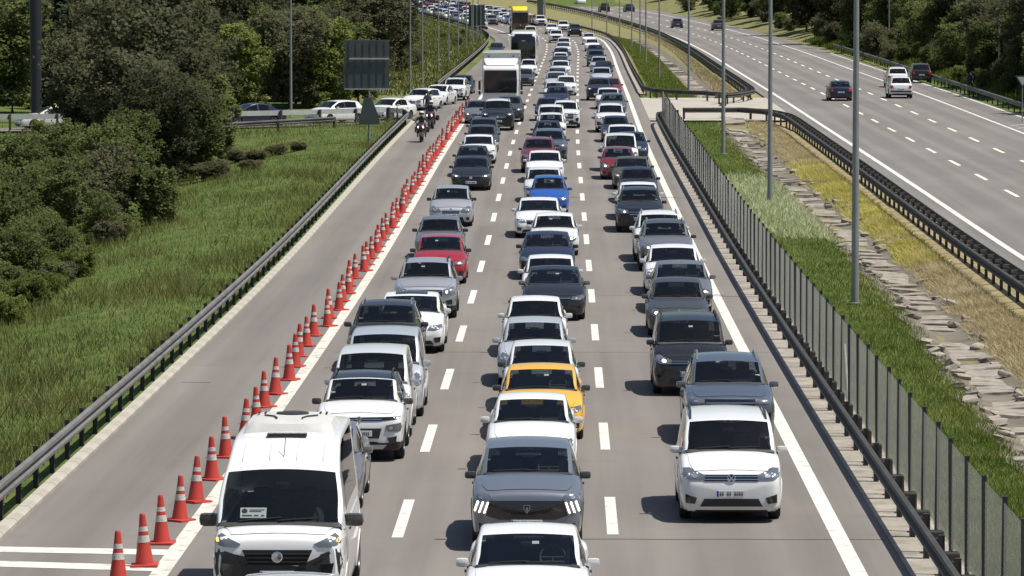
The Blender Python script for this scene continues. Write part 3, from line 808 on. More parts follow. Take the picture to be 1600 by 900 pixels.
F_MPV = dict(head=[(.54, .70), (.56, .92), (.82, 1.08), (.95, 1.0), (.94, .74)], lamps=[[(.62, .75), (.64, .92), (.80, .95), (.82, .76)]],
    grille=[(-.50, .80), (.50, .80), (.46, .62), (-.46, .62)], bars=[[(-.5, .74), (.5, .74), (.5, .70), (-.5, .70)]], badge=.78, badge_r=.06, lower=[(-.84, .34), (.84, .34), (.80, .0), (-.80, .0)],
    intake=[(-.55, .44), (.55, .44), (.6, .22), (-.6, .22)], fog=[(.68, .40), (.86, .42), (.84, .26), (.72, .24)], plate=.42)
F_DUC = dict(head=[(.54, .86), (.84, .985), (.97, .985), (.97, .86), (.80, .82), (.62, .81)], lamps=[[(.86, .865), (.86, .94), (.94, .95), (.94, .865)]],
    grille=[(-.52, .78), (.52, .78), (.42, .57), (-.42, .57)], bars=[[(-.49, .735), (.49, .735), (.48, .72), (-.48, .72)], [(-.47, .68), (.47, .68), (.46, .665), (-.46, .665)], [(-.45, .625), (.45, .625), (.44, .61), (-.44, .61)]], bar_mat=M['trim'], grille_mat=M['well'],
    badge=.685, badge_r=.085, lower=[(-.99, .79), (-.86, .79), (-.64, .72), (-.52, .51), (.52, .51), (.64, .72), (.86, .79), (.99, .79), (.97, .02), (-.97, .02)], intake=[(-.48, .34), (.48, .34), (.42, .16), (-.42, .16)], fog=[(.64, .58), (.84, .60), (.80, .42), (.68, .40)], plate=.44)
MODELS = {
 'sedan': dict(L=4.55, W=1.80, H=1.46, zn=.78, zb=.17, yc=1.24, zcowl=1.02, yw=2.02, zw=1.385, yr=3.2, zr=1.39, yrb=3.92, zdeck=1.05, zbelt=.96, r=.315, ax=(.88, 3.55), tail='deck', front=F_SEDAN, yB=2.42, yC=3.2),
 'hatchback': dict(L=4.10, W=1.75, H=1.49, zn=.80, zb=.17, yc=1.05, zcowl=1.05, yw=1.80, zw=1.42, yr=3.55, zr=1.41, yrb=4.0, zdeck=1.0, zbelt=.97, r=.305, ax=(.82, 3.40), tail='hatch', front=F_HATCH, yB=2.25, yC=3.3),
 'suv': dict(L=4.45, W=1.85, H=1.66, zn=.98, zb=.22, yc=1.20, zcowl=1.19, yw=1.92, zw=1.58, yr=3.85, zr=1.56, yrb=4.34, zdeck=1.12, zbelt=1.08, r=.35, ax=(.88, 3.55), tail='hatch', front=F_SUV, clad=.10, rails=True, yB=2.42, yC=3.6, nose=.16),
 'claw': dict(L=4.54, W=1.89, H=1.64, zn=1.05, zb=.21, yc=1.20, zcowl=1.21, yw=2.02, zw=1.56, yr=3.75, zr=1.54, yrb=4.42, zdeck=1.14, zbelt=1.08, r=.36, ax=(.90, 3.63), tail='hatch', front=F_CLAW, clad=.08, yB=2.48, yC=3.5, nose=.12),
 'duster': dict(L=4.34, W=1.83, H=1.66, zn=.99, zb=.23, yc=1.18, zcowl=1.19, yw=1.80, zw=1.58, yr=3.75, zr=1.57, yrb=4.2, zdeck=1.12, zbelt=1.08, r=.35, ax=(.86, 3.53), tail='hatch', front=F_DUST, clad=.12, rails=True, rail_mat=M['trim'], yB=2.34, yC=3.5, nose=.16),
 'aircross': dict(L=4.16, W=1.80, H=1.62, zn=1.0, zb=.22, yc=1.02, zcowl=1.17, yw=1.68, zw=1.54, yr=3.6, zr=1.53, yrb=4.05, zdeck=1.1, zbelt=1.06, r=.335, ax=(.84, 3.44), tail='hatch', front=F_AIR, clad=.12, rails=True, rail_mat=M['trim'], yB=2.2, yC=3.4, nose=.16),
 'caddy': dict(L=4.41, W=1.82, H=1.77, zn=.95, zb=.18, yc=.98, zcowl=1.19, yw=1.62, zw=1.67, yr=4.05, zr=1.72, yrb=4.36, zdeck=1.14, zbelt=1.13, r=.32, ax=(.88, 3.56), tail='hatch', front=F_VW, rails=True, rail_mat=M['trim'], tumble=.17, yB=2.15, yC=3.2, nose=.20, wbf=.88),
 'mpv': dict(L=4.40, W=1.83, H=1.82, zn=.95, zb=.18, yc=.85, zcowl=1.19, yw=1.60, zw=1.74, yr=4.05, zr=1.76, yrb=4.35, zdeck=1.1, zbelt=1.10, r=.32, ax=(.90, 3.65), tail='hatch', front=F_MPV, tumble=.17, yB=2.2, yC=3.3, nose=.22, wbf=.88),
 'ducato': dict(L=6.0, W=2.05, H=2.52, zn=1.28, zb=.20, yc=.50, zcowl=1.35, yw=1.22, zw=2.10, yr=5.85, zr=2.50, yrb=5.98, zdeck=1.3, zbelt=1.33, r=.35, ax=(.95, 4.98), tail='hatch', front=F_DUC, tumble=.11, yB=1.95, yC=5.2, nose=.12, wbf=.92, wbr=.92, wn=.86, roofpts=[(1.9, 2.32), (2.5, 2.50), (4.0, 2.52)], mirror=1.55, my=.50, panel=True, two_door=True, rearglass=False, tw=.22),
}
# more faces: slim lamps and wide grilles, round lamps, boxier and lower bodies
F_SLIM = dict(F_SEDAN); F_SLIM.update(head=[(.52, .76), (.58, .90), (.92, .98), (.96, .92), (.92, .80), (.72, .74)], lamps=[[(.64, .78), (.66, .88), (.82, .92), (.82, .80)]], grille=[(-.52, .90), (.52, .90), (.44, .48), (-.44, .48)], bars=[[(-.50, .85), (.50, .85), (.50, .82), (-.50, .82)]], badge=.72, badge_r=.07, intake=[(-.62, .30), (.62, .30), (.70, .12), (-.70, .12)], fog=[(.70, .42), (.90, .46), (.88, .22), (.74, .20)], plate=.36)
F_ROUND = dict(F_SEDAN); F_ROUND.update(head=rounded([(.54, .62), (.54, .92), (.90, .96), (.90, .66)], .3), lamps=[[(.62, .70), (.62, .88), (.80, .90), (.80, .70)]], grille=[(-.30, .84), (.30, .84), (.34, .62), (-.34, .62)], bars=[[(-.31, .77), (.31, .77), (.31, .74), (-.31, .74)], [(-.32, .69), (.32, .69), (.32, .665), (-.32, .665)]], badge=.90, badge_r=.045, intake=[(-.66, .34), (.66, .34), (.60, .14), (-.60, .14)], fog=[(.70, .38), (.84, .40), (.84, .28), (.70, .26)], plate=.46)
F_WIDE = dict(F_SUV); F_WIDE.update(head=[(.56, .82), (.60, .92), (.95, .97), (.97, .86), (.80, .80)], lamps=[[(.66, .83), (.67, .90), (.82, .92), (.82, .83)]], grille=[(-.56, .92), (.56, .92), (.50, .50), (-.50, .50)], bars=[[(-.54, .84), (.54, .84), (.54, .815), (-.54, .815)], [(-.53, .75), (.53, .75), (.53, .725), (-.53, .725)], [(-.52, .66), (.52, .66), (.52, .635), (-.52, .635)]], badge=.70, fog=[(.66, .52), (.90, .58), (.88, .30), (.72, .28)], plate=.40)
def variant(base, **kw):
    d = dict(MODELS[base]); d.update(kw); return d
MODELS['sedan2'] = variant('sedan', front=F_SLIM, L=4.75, W=1.83, H=1.44, zw=1.365, zr=1.36, yw=2.10, yr=3.3, yrb=4.15, yB=2.5, yC=3.3, ax=(.9, 3.72), zn=.77)
MODELS['sedan3'] = variant('sedan', front=F_ROUND, L=4.42, W=1.74, H=1.47, zn=.80, yc=1.28, zcowl=1.0, yw=1.92, round=.7)
MODELS['hatch2'] = variant('hatchback', front=F_SLIM, L=4.28, W=1.79, H=1.47, yc=1.12, yw=1.90, yrb=4.18, yr=3.65, ax=(.86, 3.50), yB=2.35, yC=3.4)
MODELS['hatch3'] = variant('hatchback', front=F_ROUND, L=3.95, W=1.69, H=1.52, zw=1.45, zr=1.44, zn=.83, yrb=3.86, yr=3.45, ax=(.78, 3.28), yC=3.2)
MODELS['suv2'] = variant('suv', front=F_WIDE, L=4.62, W=1.88, H=1.68, clad=.04, zn=1.02, yrb=4.5, yr=3.95, ax=(.92, 3.66), nose=.12)
PROTO = {k: build_car(v) for k, v in MODELS.items()}

NEAR_D = 330.0
def place_car(name, model, paint, label, cat, loc, rot, group, roof=None, mirror=None, lamp=None, scale=None, near=True):
    pr = PROTO[model]
    root = thing(name, label, cat, loc, rot, group)
    if scale: root.scale = scale
    objs = []; ob = {}
    for i, (nm, me, par, l_, r_, slots, nearonly) in enumerate(pr['parts']):
        if nearonly and not near:
            objs.append(None); continue
        pa = root if par is None else objs[par]
        o = bpy.data.objects.new(nm, me); C.objects.link(o); o.parent = pa; o.location = l_
        if r_: o.rotation_euler = r_
        for s_ in slots:
            if s_ == 'lamp':
                if lamp: o.material_slots[0].link = 'OBJECT'; o.material_slots[0].material = M[lamp]
                continue
            pm = PAINT[paint]
            if s_ == 'roof': pm = PAINT[roof or paint]
            if s_ == 'mirror': pm = PAINT[mirror or paint]
            o.material_slots[0].link = 'OBJECT'; o.material_slots[0].material = pm
        objs.append(o); ob.setdefault(nm, []).append(o)
    return root, ob

# ------------------------------------------------------------------ terrain
RAMP = [(-3.6, 372), (-3.9, 352), (-4.2, 333), (-5.3, 318), (-6.9, 308), (-9.2, 301), (-12.8, 296), (-18.3, 291.5), (-29, 286.5), (-45, 281), (-75, 275), (-140, 268)]
_rs = np.concatenate([[0], np.cumsum([math.hypot(RAMP[i+1][0]-RAMP[i][0], RAMP[i+1][1]-RAMP[i][1]) for i in range(len(RAMP)-1)])])
RX = spline(list(zip(_rs, [p[0] for p in RAMP]))); RY = spline(list(zip(_rs, [p[1] for p in RAMP])))
RZ = pch([(0, zr(372)), (_rs[1], zr(352)), (_rs[3], zr(318)), (_rs[5], 1.80), (_rs[8], 1.62), (_rs[-1], 1.4)])
_rd = np.linspace(0, _rs[-1], 90); _rp = np.stack([RX(_rd), RY(_rd), RZ(_rd)], 1)
DITCH = spline([(50, 9.2), (103, 9.75), (138, 10.5), (206, 10.5), (245, 10.35), (300, 10.3), (420, 10.3), (560, 9.2), (700, 9.0)])

def terrain(X, Y):
    X = np.asarray(X, float); Y = np.asarray(Y, float)
    Yc = np.clip(Y, 25, 1250)
    z0 = ZR(Yc); u = X-XM(Yc); v = X-XC(Yc)
    z = z0-.10
    dl = np.maximum(0, -u-11.3)
    near = 1-smooth(255, 300, Y)
    z = z-near*1.5*smooth(.6, 15, dl)
    z = z+(1-near)*smooth(320, 420, Y)*smooth(14, 60, dl)*6.0
    # median with its ditch
    dd = u-DITCH(np.clip(Y, 50, 700))
    med = (u > 5.7) & (v < -6.6)
    opn = 1-smooth(284, 292, Y)*(1-smooth(345, 353, Y))
    z = np.where(med, z+(.06-.42*np.exp(-(dd/1.0)**2)-.15*smooth(0, 2.0, u-5.7))*opn, z)
    # slope right of the far carriageway
    dr = np.maximum(0, v-11.8)
    z = z+.5*smooth(0, 2.5, dr)+.16*np.clip(dr-2, 0, 60)
    # exit ramp on its bank
    sh = X.shape; xf = X.ravel(); yf = Y.ravel(); zf = z.ravel().copy()
    sel = np.where((xf < 0) & (yf > 245) & (yf < 395) & (xf > -170))[0]
    if len(sel):
        d2 = (xf[sel, None]-_rp[None, :, 0])**2+(yf[sel, None]-_rp[None, :, 1])**2
        k = d2.argmin(1); d = np.sqrt(d2[np.arange(len(sel)), k]); zz = _rp[k, 2]-.10-.42*np.maximum(0, d-4.6)
        inside = d < 4.6
        zf[sel] = np.where(inside & (u.ravel()[sel] < -10.5), _rp[k, 2]-.10, np.maximum(zf[sel], zz))
    z = zf.reshape(sh)
    # hills that close the view
    far = smooth(860, 1500, Y)
    z = z+far*70+smooth(60, 400, np.abs(X))*smooth(150, 500, Y)*26
    z = z+.05*np.sin(X*.9+Y*.31)*np.clip(dl, 0, 3)/3*near
    return z
def tz(x, y): return float(terrain(np.array([x]), np.array([y]))[0])

gx = np.unique(np.concatenate([np.arange(-64, 64.1, 1.0), -64-np.geomspace(2, 1900, 26), 64+np.geomspace(2, 1900, 26)]))
gy = np.unique(np.concatenate([np.arange(20, 420, 2.5), np.arange(420, 900, 6), 900+np.geomspace(6, 3000, 26)]))
GX, GY = np.meshgrid(gx, gy); GZ = terrain(GX, GY)
nx, ny = len(gx), len(gy); ii = np.arange(nx*ny).reshape(ny, nx)
TF = np.stack([ii[:-1, :-1].ravel(), ii[:-1, 1:].ravel(), ii[1:, 1:].ravel(), ii[1:, :-1].ravel()], 1)
def ground_mat():
    m = mat('grassy_ground', (0.08, 0.1, 0.03), 0.95, spec=0.1); n, l, p = nd(m)
    g = n.new('ShaderNodeNewGeometry'); a = n.new('ShaderNodeAttribute'); a.attribute_name = 'cover'
    def noise(s, d=7, ro=.7):
        t = n.new('ShaderNodeTexNoise'); t.inputs['Scale'].default_value = s; t.inputs['Detail'].default_value = d; t.inputs['Roughness'].default_value = ro
        l.new(g.outputs['Position'], t.inputs['Vector']); return t.outputs['Fac']
    def ramp(v, cols):
        r_ = n.new('ShaderNodeValToRGB'); e = r_.color_ramp.elements
        e[0].position = cols[0][0]; e[0].color = (*cols[0][1], 1); e[1].position = cols[-1][0]; e[1].color = (*cols[-1][1], 1)
        for ps, c in cols[1:-1]: q = e.new(ps); q.color = (*c, 1)
        l.new(v, r_.inputs['Fac']); return r_.outputs['Color']
    gr = ramp(noise(.55), [(.3, (.055, .085, .022)), (.5, (.09, .125, .034)), (.7, (.15, .16, .055))])
    dr = ramp(noise(.9), [(.3, (.19, .15, .08)), (.5, (.30, .245, .13)), (.7, (.38, .33, .20))])
    x = n.new('ShaderNodeMix'); x.data_type = 'RGBA'; l.new(a.outputs['Fac'], x.inputs['Factor']); l.new(gr, x.inputs['A']); l.new(dr, x.inputs['B'])
    l.new(x.outputs['Result'], p.inputs['Base Color'])
    b = n.new('ShaderNodeBump'); b.inputs['Strength'].default_value = .8; b.inputs['Distance'].default_value = .15
    l.new(noise(2.2, 8), b.inputs['Height']); l.new(b.outputs['Normal'], p.inputs['Normal'])
    return m
M['ground'] = ground_mat()
tm = mesh_arr('ground', np.stack([GX.ravel(), GY.ravel(), GZ.ravel()], 1), TF, [M['ground']], smooth_=True)
U_ = GX-XM(np.clip(GY, 25, 1250)); V_ = GX-XC(np.clip(GY, 25, 1250))
cov = np.where((U_ > 11.2) & (V_ < -5.0), 1.0, 0.0)*(1-.55*smooth(330, 420, GY))
cov = np.maximum(cov, np.where((U_ > 5) & (V_ < -5) & (GY > 420), .55, 0))
cov = np.maximum(cov, np.where((U_ < -11) & (GY > 340), .30, 0))
cov = np.maximum(cov, np.where((V_ > 11) & (GY > 420), .42, 0))
cov = np.maximum(cov, np.where(np.abs(U_-DITCH(np.clip(GY, 50, 700))) < 1.3, .6, 0))
ca = tm.attributes.new('cover', 'FLOAT', 'POINT'); ca.data.foreach_set('value', cov.ravel().astype(np.float32))
ground = struct(link('ground', tm))

# ------------------------------------------------------------------ carriageways
def strip(name, F, u0, u1, y0, y1, dz, mtl, du=1.0, step=4.0, kind=True, parent=None, us=None):
    us = us if us is not None else np.linspace(u0, u1, max(2, int(abs(u1-u0)/du)+1))
    yy = np.linspace(y0, y1, max(2, int((y1-y0)/step)+1)); V = []; UV = []
    for y in yy:
        for u in us:
            V.append(at(F, y, u, dz)); UV.append((u, y))
    n_ = len(us); k = np.arange(len(V)).reshape(len(yy), n_)
    Fa = np.stack([k[:-1, :-1].ravel(), k[:-1, 1:].ravel(), k[1:, 1:].ravel(), k[1:, :-1].ravel()], 1)
    o = link(name, mesh_arr(name, V, Fa, [mtl], smooth_=True, uv=UV), parent)
    if kind and parent is None: struct(o)
    return o
road = strip('road', XM, -10.55, 4.75, 22, 1150, 0.0, M['asphalt'])
road2 = strip('road', XC, -5.0, 10.6, 22, 1150, 0.0, M['asphalt2'])
# exit ramp surface
def path_frame(t):
    p = Vector((float(RX(t)), float(RY(t)), float(RZ(t)))); q = Vector((float(RX(t+.5))-float(RX(t-.5)), float(RY(t+.5))-float(RY(t-.5)), 0)).normalized()
    return p, q, Vector((-q.y, q.x, 0))
V = []; UV = []
ts = np.linspace(1, _rs[-1]-1, 80)
for t in ts:
    p, q, nrm = path_frame(t)
    for o_ in (-3.6, -1.8, 0, 1.8, 3.6): c = p+nrm*o_; V.append((c.x, c.y, c.z-.012)); UV.append((o_, t))
k = np.arange(len(V)).reshape(len(ts), 5)
ramp_road = struct(link('exit_ramp', mesh_arr('exit_ramp', V, np.stack([k[:-1, :-1].ravel(), k[:-1, 1:].ravel(), k[1:, 1:].ravel(), k[1:, :-1].ravel()], 1), [M['asphalt']], smooth_=True, uv=UV)))
# verge strip under the rail on the right and the paved opening of the median
strip('concrete_verge', XM, 4.75, 5.75, 22, 292, .012, M['dirt'], du=.3)
strip('concrete_verge', XM, 4.75, 5.4, 352, 900, .012, M['dirt'], du=.3)
V = []; yy = np.linspace(294, 342, 14)
for y in yy:
    a = at(XM, y, 4.752, .02); b = at(XC, y, -5.002, .02)
    for t in np.linspace(0, 1, 10): V.append(a.lerp(b, t))
k = np.arange(len(V)).reshape(len(yy), 10)
struct(link('median_crossing', mesh_arr('median_crossing', V, np.stack([k[:-1, :-1].ravel(), k[:-1, 1:].ravel(), k[1:, 1:].ravel(), k[1:, :-1].ravel()], 1), [M['concrete']])))
# kerb on the left: pale concrete, made of blocks
kr = struct(link('kerb', None)); kr.empty_display_size = .2
kb = MB(); kb.prism([(-.11, -.05), (.12, -.05), (.12, .06), (.06, .11), (-.11, .12)], 'y', -.985, .985)
kbm = kb.mesh('kerb_block', M['concrete'])
y = 60.0; nk = 0
while y < 292:
    p = at(XM, y, -10.67); o = link('kerb_block', kbm, kr, p, (math.atan(float(ZR(y+1)-ZR(y-1))/2), 0, -math.atan(tang(XM, y)))); y += 2.0; nk += 1

# ------------------------------------------------------------------ road markings, each dash its own sheet
def dashes(F, u, y0, y1, parent, ln=6.0, per=15.0, wd=.2, m='mark'):
    y = y0
    while y < y1:
        V = []
        for a in np.linspace(y, y+ln, 4):
            V += [at(F, a, u-wd/2, .005), at(F, a, u+wd/2, .005)]
        me = mesh_arr('lane_dash', V, np.array([[0, 1, 3, 2], [2, 3, 5, 4], [4, 5, 7, 6]]), [M[m]])
        link('lane_dash', me, parent); y += per
def edge_line(F, u, y0, y1, parent, wd=.2, m='mark', step=6.0):
    yy = np.linspace(y0, y1, int((y1-y0)/step)+2); V = []
    for a in yy: V += [at(F, a, u-wd/2, .005), at(F, a, u+wd/2, .005)]
    n_ = len(yy); k = np.arange(2*n_).reshape(n_, 2)
    link('edge_line', mesh_arr('edge_line', V, np.stack([k[:-1, 0], k[:-1, 1], k[1:, 1], k[1:, 0]], 1), [M[m]]), parent)
# first dash of the right-hand lane line: its centre is at picture row 805
yd = ground_px(956, 805).y-3.0
dashes(XM, 0.0, yd-30, 900, road); dashes(XM, -3.74, yd-30-.5, 900, road)
edge_line(XM, 3.92, 30, 1000, road, .29); edge_line(XM, -7.40, 30, 322, road, .30, 'markw'); edge_line(XM, -7.40, 338, 1000, road, .24)
yd2 = ground_px(1417, 218).y-3.0
dashes(XC, 0.0, yd2-105, 900, road2, wd=.19, m='marky'); dashes(XC, 3.75, yd2-105, 900, road2, wd=.19, m='marky')
edge_line(XC, -3.9, 60, 1000, road2, .26); edge_line(XC, 7.6, 60, 1000, road2, .2); edge_line(XC, 10.3, 60, 520, road2, .17)
for (px0, py0, px1, py1) in ((-60, 857, 272, 863), (-60, 879, 250, 888)):
    a = ground_px(px0, py0, .005); b = ground_px(px1, py1, .005); dv = Vector((0, .75, 0))
    link('stop_line', mesh_arr('stop_line', [a-dv/2, b-dv/2, b+dv/2, a+dv/2], np.array([[0, 1, 2, 3]]), [M['mark']]), road)
for i in range(5):                                                # chevrons on the far shoulder
    a = at(XC, 268+i*4.2, 8.0, .005); b = at(XC, 272.5+i*4.2, 9.9, .005); dv = Vector((0, .9, 0))
    link('hatch_line', mesh_arr('hatch_line', [a, b, b+dv, a+dv], np.array([[0, 1, 2, 3]]), [M['mark']]), road2)
# transverse seam across the lanes
M['seam'] = mat('tar_seam', (0.035, 0.033, 0.03), 0.8)
for (ys_, u0, u1, wv) in ((76.9, -.9, 4.7, .06), (118.5, -7, 4.7, .035), (186.0, -7, 4.7, .04), (109.0, -10.2, -9.5, .07)):
    V = []; us = np.linspace(u0, u1, 16)
    for q, u in enumerate(us):
        j = .03*math.sin(u*3.1+ys_)
        V += [at(XM, ys_+j, u, .0035), at(XM, ys_+j+wv, u, .0035)]
    link('tar_seam', mesh_arr('tar_seam', V, np.array([[2*q, 2*q+2, 2*q+3, 2*q+1] for q in range(15)]), [M['seam']]), road)

# ------------------------------------------------------------------ guard rails
PROF = [(.0, .44), (.065, .465), (.075, .53), (.005, .575), (.005, .625), (.075, .67), (.065, .735), (.0, .76), (-.012, .76), (-.012, .44)]
def resample(pts, step):
    pts = [Vector(p) for p in pts]; out = [pts[0].copy()]; acc = 0.0
    d = [0]
    for i in range(len(pts)-1): d.append(d[-1]+(pts[i+1]-pts[i]).length)
    n_ = max(1, int(d[-1]/step)); res = []
    for k_ in range(n_+1):
        s_ = d[-1]*k_/n_; i = min(max(np.searchsorted(d, s_)-1, 0), len(pts)-2); f = (s_-d[i])/max(d[i+1]-d[i], 1e-6)
        res.append(pts[i].lerp(pts[i+1], f))
    return res
def sweep(pts, prof, side, name, mtl):
    V = []; n_ = len(prof)
    for i, p in enumerate(pts):
        t = (pts[min(i+1, len(pts)-1)]-pts[max(i-1, 0)]); t.z = 0; t.normalize(); nr = Vector((t.y, -t.x, 0))*side
        for (o_, z_) in prof: V.append(p+nr*o_+Vector((0, 0, z_)))
    F4 = []
    for i in range(len(pts)-1):
        for k_ in range(n_): F4.append((i*n_+k_, i*n_+(k_+1) % n_, (i+1)*n_+(k_+1) % n_, (i+1)*n_+k_))
    me = bpy.data.meshes.new(name); me.from_pydata([tuple(v) for v in V], [], F4+[tuple(range(n_)), tuple((len(pts)-1)*n_+k_ for k_ in range(n_))]); me.materials.append(mtl)
    bm = bmesh.new(); bm.from_mesh(me); bmesh.ops.recalc_face_normals(bm, faces=bm.faces[:]); bm.to_mesh(me); bm.free()
    return me
pm_ = MB(); pm_.box((0, 0, .26), (.06, .11, 1.0), 0); pm_.box((.04, 0, .26), (.015, .14, 1.0), 0); pm_.box((-.04, 0, .26), (.015, .14, 1.0), 0)
POST = pm_.mesh('post', M['post'])
sp_ = MB(); sp_.box((0, 0, .60), (.09, .16, .2), 0); sp_.box((0, 0, .60), (.02, .17, .22), 0); SPACER = sp_.mesh('spacer', M['post'])
def guard_rail(label, pts, side, spacing=2.7, beam='rail', post_off=-.14, double=False, ybeams=4.0):
    pts = [Vector(p) for p in pts]
    g = thing('guard_rail', label, 'guard rail', (pts[0].x, pts[0].y, pts[0].z))
    base = pts[0].copy()
    pb = [p-base for p in resample(pts, ybeams)]
    link('beam', sweep(pb, PROF, side, 'beam', M[beam]), g)
    if double:
        bp = []
        for i, p in enumerate(pb):
            t = (pb[min(i+1, len(pb)-1)]-pb[max(i-1, 0)]); t.z = 0; t.normalize(); bp.append(p-Vector((t.y, -t.x, 0))*side*.62)
        link('beam', sweep(bp, PROF, -side, 'beam', M[beam]), g)
    pp = resample(pts, spacing)
    arm = None
    if double:
        q = MB(); q.box((0, 0, .66), (.60, .08, .10), 0); q.box((0, 0, .50), (.60, .05, .06), 0); arm = q.mesh('cross_arm', M['rail'])
    for i, p in enumerate(pp):
        t = (pp[min(i+1, len(pp)-1)]-pp[max(i-1, 0)]); t.z = 0; t.normalize(); nr = Vector((t.y, -t.x, 0))*side
        q = p-base+nr*(-.31 if double else post_off); rz = math.atan2(nr.y, nr.x)
        o = link('post', POST, g, q, (0, 0, rz))
        if double: link('cross_arm', arm, g, q, (0, 0, rz))
        else: link('spacer', SPACER, o, (.085, 0, 0))
    return g
lin = lambda F, u, y0, y1, st=4.0: [at(F, y, u) for y in np.arange(y0, y1+.1, st)]
lp = [p-Vector((0, 0, .04)) for p in lin(XM, -10.92, 56, 288)]
guard_rail('long grey guard rail between the grass slope and the coned-off shoulder', lp, 1, 2.72)
# pale rails where the shoulder opens to the exit ramp
a = at(XM, 289.5, -10.95)
guard_rail('short pale guard rail turning into the exit ramp beside the motorcycles', [a, a+Vector((-.25, 4, .05)), a+Vector((-.9, 7, .1)), a+Vector((-2.2, 9.3, .1)), a+Vector((-4.4, 10.6, .1))], 1, 2.0, 'railw')
def ramp_rail(t0, t1, off, dz=0):
    out = []
    for t in np.linspace(t0, t1, 40):
        p, q, nrm = path_frame(t); out.append(p+nrm*off+Vector((0, 0, dz)))
    return out
nsd = 4.2 if path_frame(110)[2].y < 0 else -4.2
guard_rail('pale guard rail on the near side of the exit ramp, left of the sign', ramp_rail(_rs[6]-2, _rs[-1]-6, nsd, .30), 1 if nsd > 0 else -1, 3.0, 'railw')
rr2 = []
for (px, py, Y) in ((345, 198, 283.0), (400, 198, 283.6), (470, 197.5, 284.2), (523, 197, 285.0)):
    X_ = (px-800)*Y/FPX; rr2.append(Vector((X_, Y, tz(X_, Y)-.02)))
guard_rail('short lower guard rail on the grass below the exit ramp', rr2, 1, 3.0, 'rail')
guard_rail('dark guard rail along the far left shoulder curving out of sight', lin(XM, -11.3, 362, 950, 6), 1, 4.0)
guard_rail('guard rail toned dark for shade in front of the wire fence along the right lane', lin(XM, 5.02, 56, 287)+[at(XM, 289.5, 5.2), at(XM, 291.5, 5.7), at(XM, 292.6, 6.4)], -1, 3.0, 'rail_shade', post_off=-.16)
guard_rail('guard rail beyond the median opening, following the bend of the right lane', [at(XC, 322, -8.9), at(XM, 330, 11.0), at(XM, 335, 9.2), at(XM, 337.5, 7.2), at(XM, 341, 5.9), at(XM, 347, 5.25)]+lin(XM, 5.05, 354, 900, 6), -1, 4.0, 'rail_shade')
guard_rail('double guard rail beside the empty carriageway, nearer than the median opening', [at(XM, 297, 7.0), at(XM, 297.5, 9.5), at(XC, 297, -8.2), at(XC, 293, -6.6), at(XC, 286, -5.9)]+[at(XC, y, -5.75) for y in np.arange(280, 70, -4)], -1, 2.7, 'rail_shade', double=True)
guard_rail('double guard rail beside the empty carriageway, beyond the median opening', [at(XC, 326, -8.8), at(XC, 331, -7.0), at(XC, 338, -6.0)]+lin(XC, -5.8, 345, 900, 6), 1, 3.5, 'rail_shade', double=True)
guard_rail('guard rail on the outer edge of the empty carriageway below the trees', [at(XC, y, 11.0+.9*float(smooth(320, 500, y))) for y in np.arange(225, 545, 5)], -1, 4.0)

# ------------------------------------------------------------------ wire fence
fence = thing('wire_fence', 'tall wire mesh fence with dark posts behind the right guard rail', 'fence', at(XM, 60, 5.66))
fb = Vector(fence.location)
def fence_panel(Lp=3.0, H=1.78, cell=.075, wv=.0016):
    q = MB()
    def seg(a, b):
        a = Vector((0, a[0], a[1])); b = Vector((0, b[0], b[1])); d = (b-a).normalized(); s_ = Vector((0, -d.z, d.y))*wv; e = Vector((wv*1.2, 0, 0))
        vs = [a-s_-e*.4, a+s_-e*.4, a+e, b-s_-e*.4, b+s_-e*.4, b+e]
        q.add(vs, [(0, 1, 4, 3), (1, 2, 5, 4), (2, 0, 3, 5)])
    c = -H
    while c < Lp:
        y0, z0 = max(c, 0), max(0, -c); y1 = min(Lp, c+H); z1 = y1-c
        if y1 > y0+.01:
            seg((y0, .08+z0), (y1, .08+z1)); seg((y0, .08+H-z0), (y1, .08+H-z1))
        c += cell*1.414
    for z_ in (.10, .95, 1.84): seg((0, z_), (Lp, z_))
    return q.mesh('mesh_panel', M['wire'])
FP = fence_panel()
q = MB(); q.box((0, 0, .95), (.075, .075, 1.95), 0); q.box((0, 0, 1.94), (.085, .085, .02), 0); FPOST = q.mesh('fence_post', M['fencepost'])
q = MB(); q.box((0, 0, .16), (.24, .30, .46), 0, .03); FOOT = q.mesh('post_footing', M['post'])
random.seed(4)
y = 57.0
while y < 298:
    p = at(XM, y, 5.66)-fb; rz = -math.atan(tang(XM, y)); sl_ = math.atan(float(ZR(y+3)-ZR(y))/3)
    o = link('fence_post', FPOST, fence, p, (R(random.uniform(-.8, .8)), R(random.uniform(-.8, .8)), rz))
    link('post_footing', FOOT, o, (-.24, 0, 0))
    link('mesh_panel', FP, fence, p, (sl_, 0, rz)); y += 3.0
st_ = MB(); st_.tube([(0, 0, .05), (0, 1.5, 1.3)], .025, 6); STAY = st_.mesh('stay', M['railw'])
for yy_ in (103.0, 163.0): link('stay', STAY, fence, at(XM, yy_, 5.70)-fb, (0, 0, -math.atan(tang(XM, yy_))))

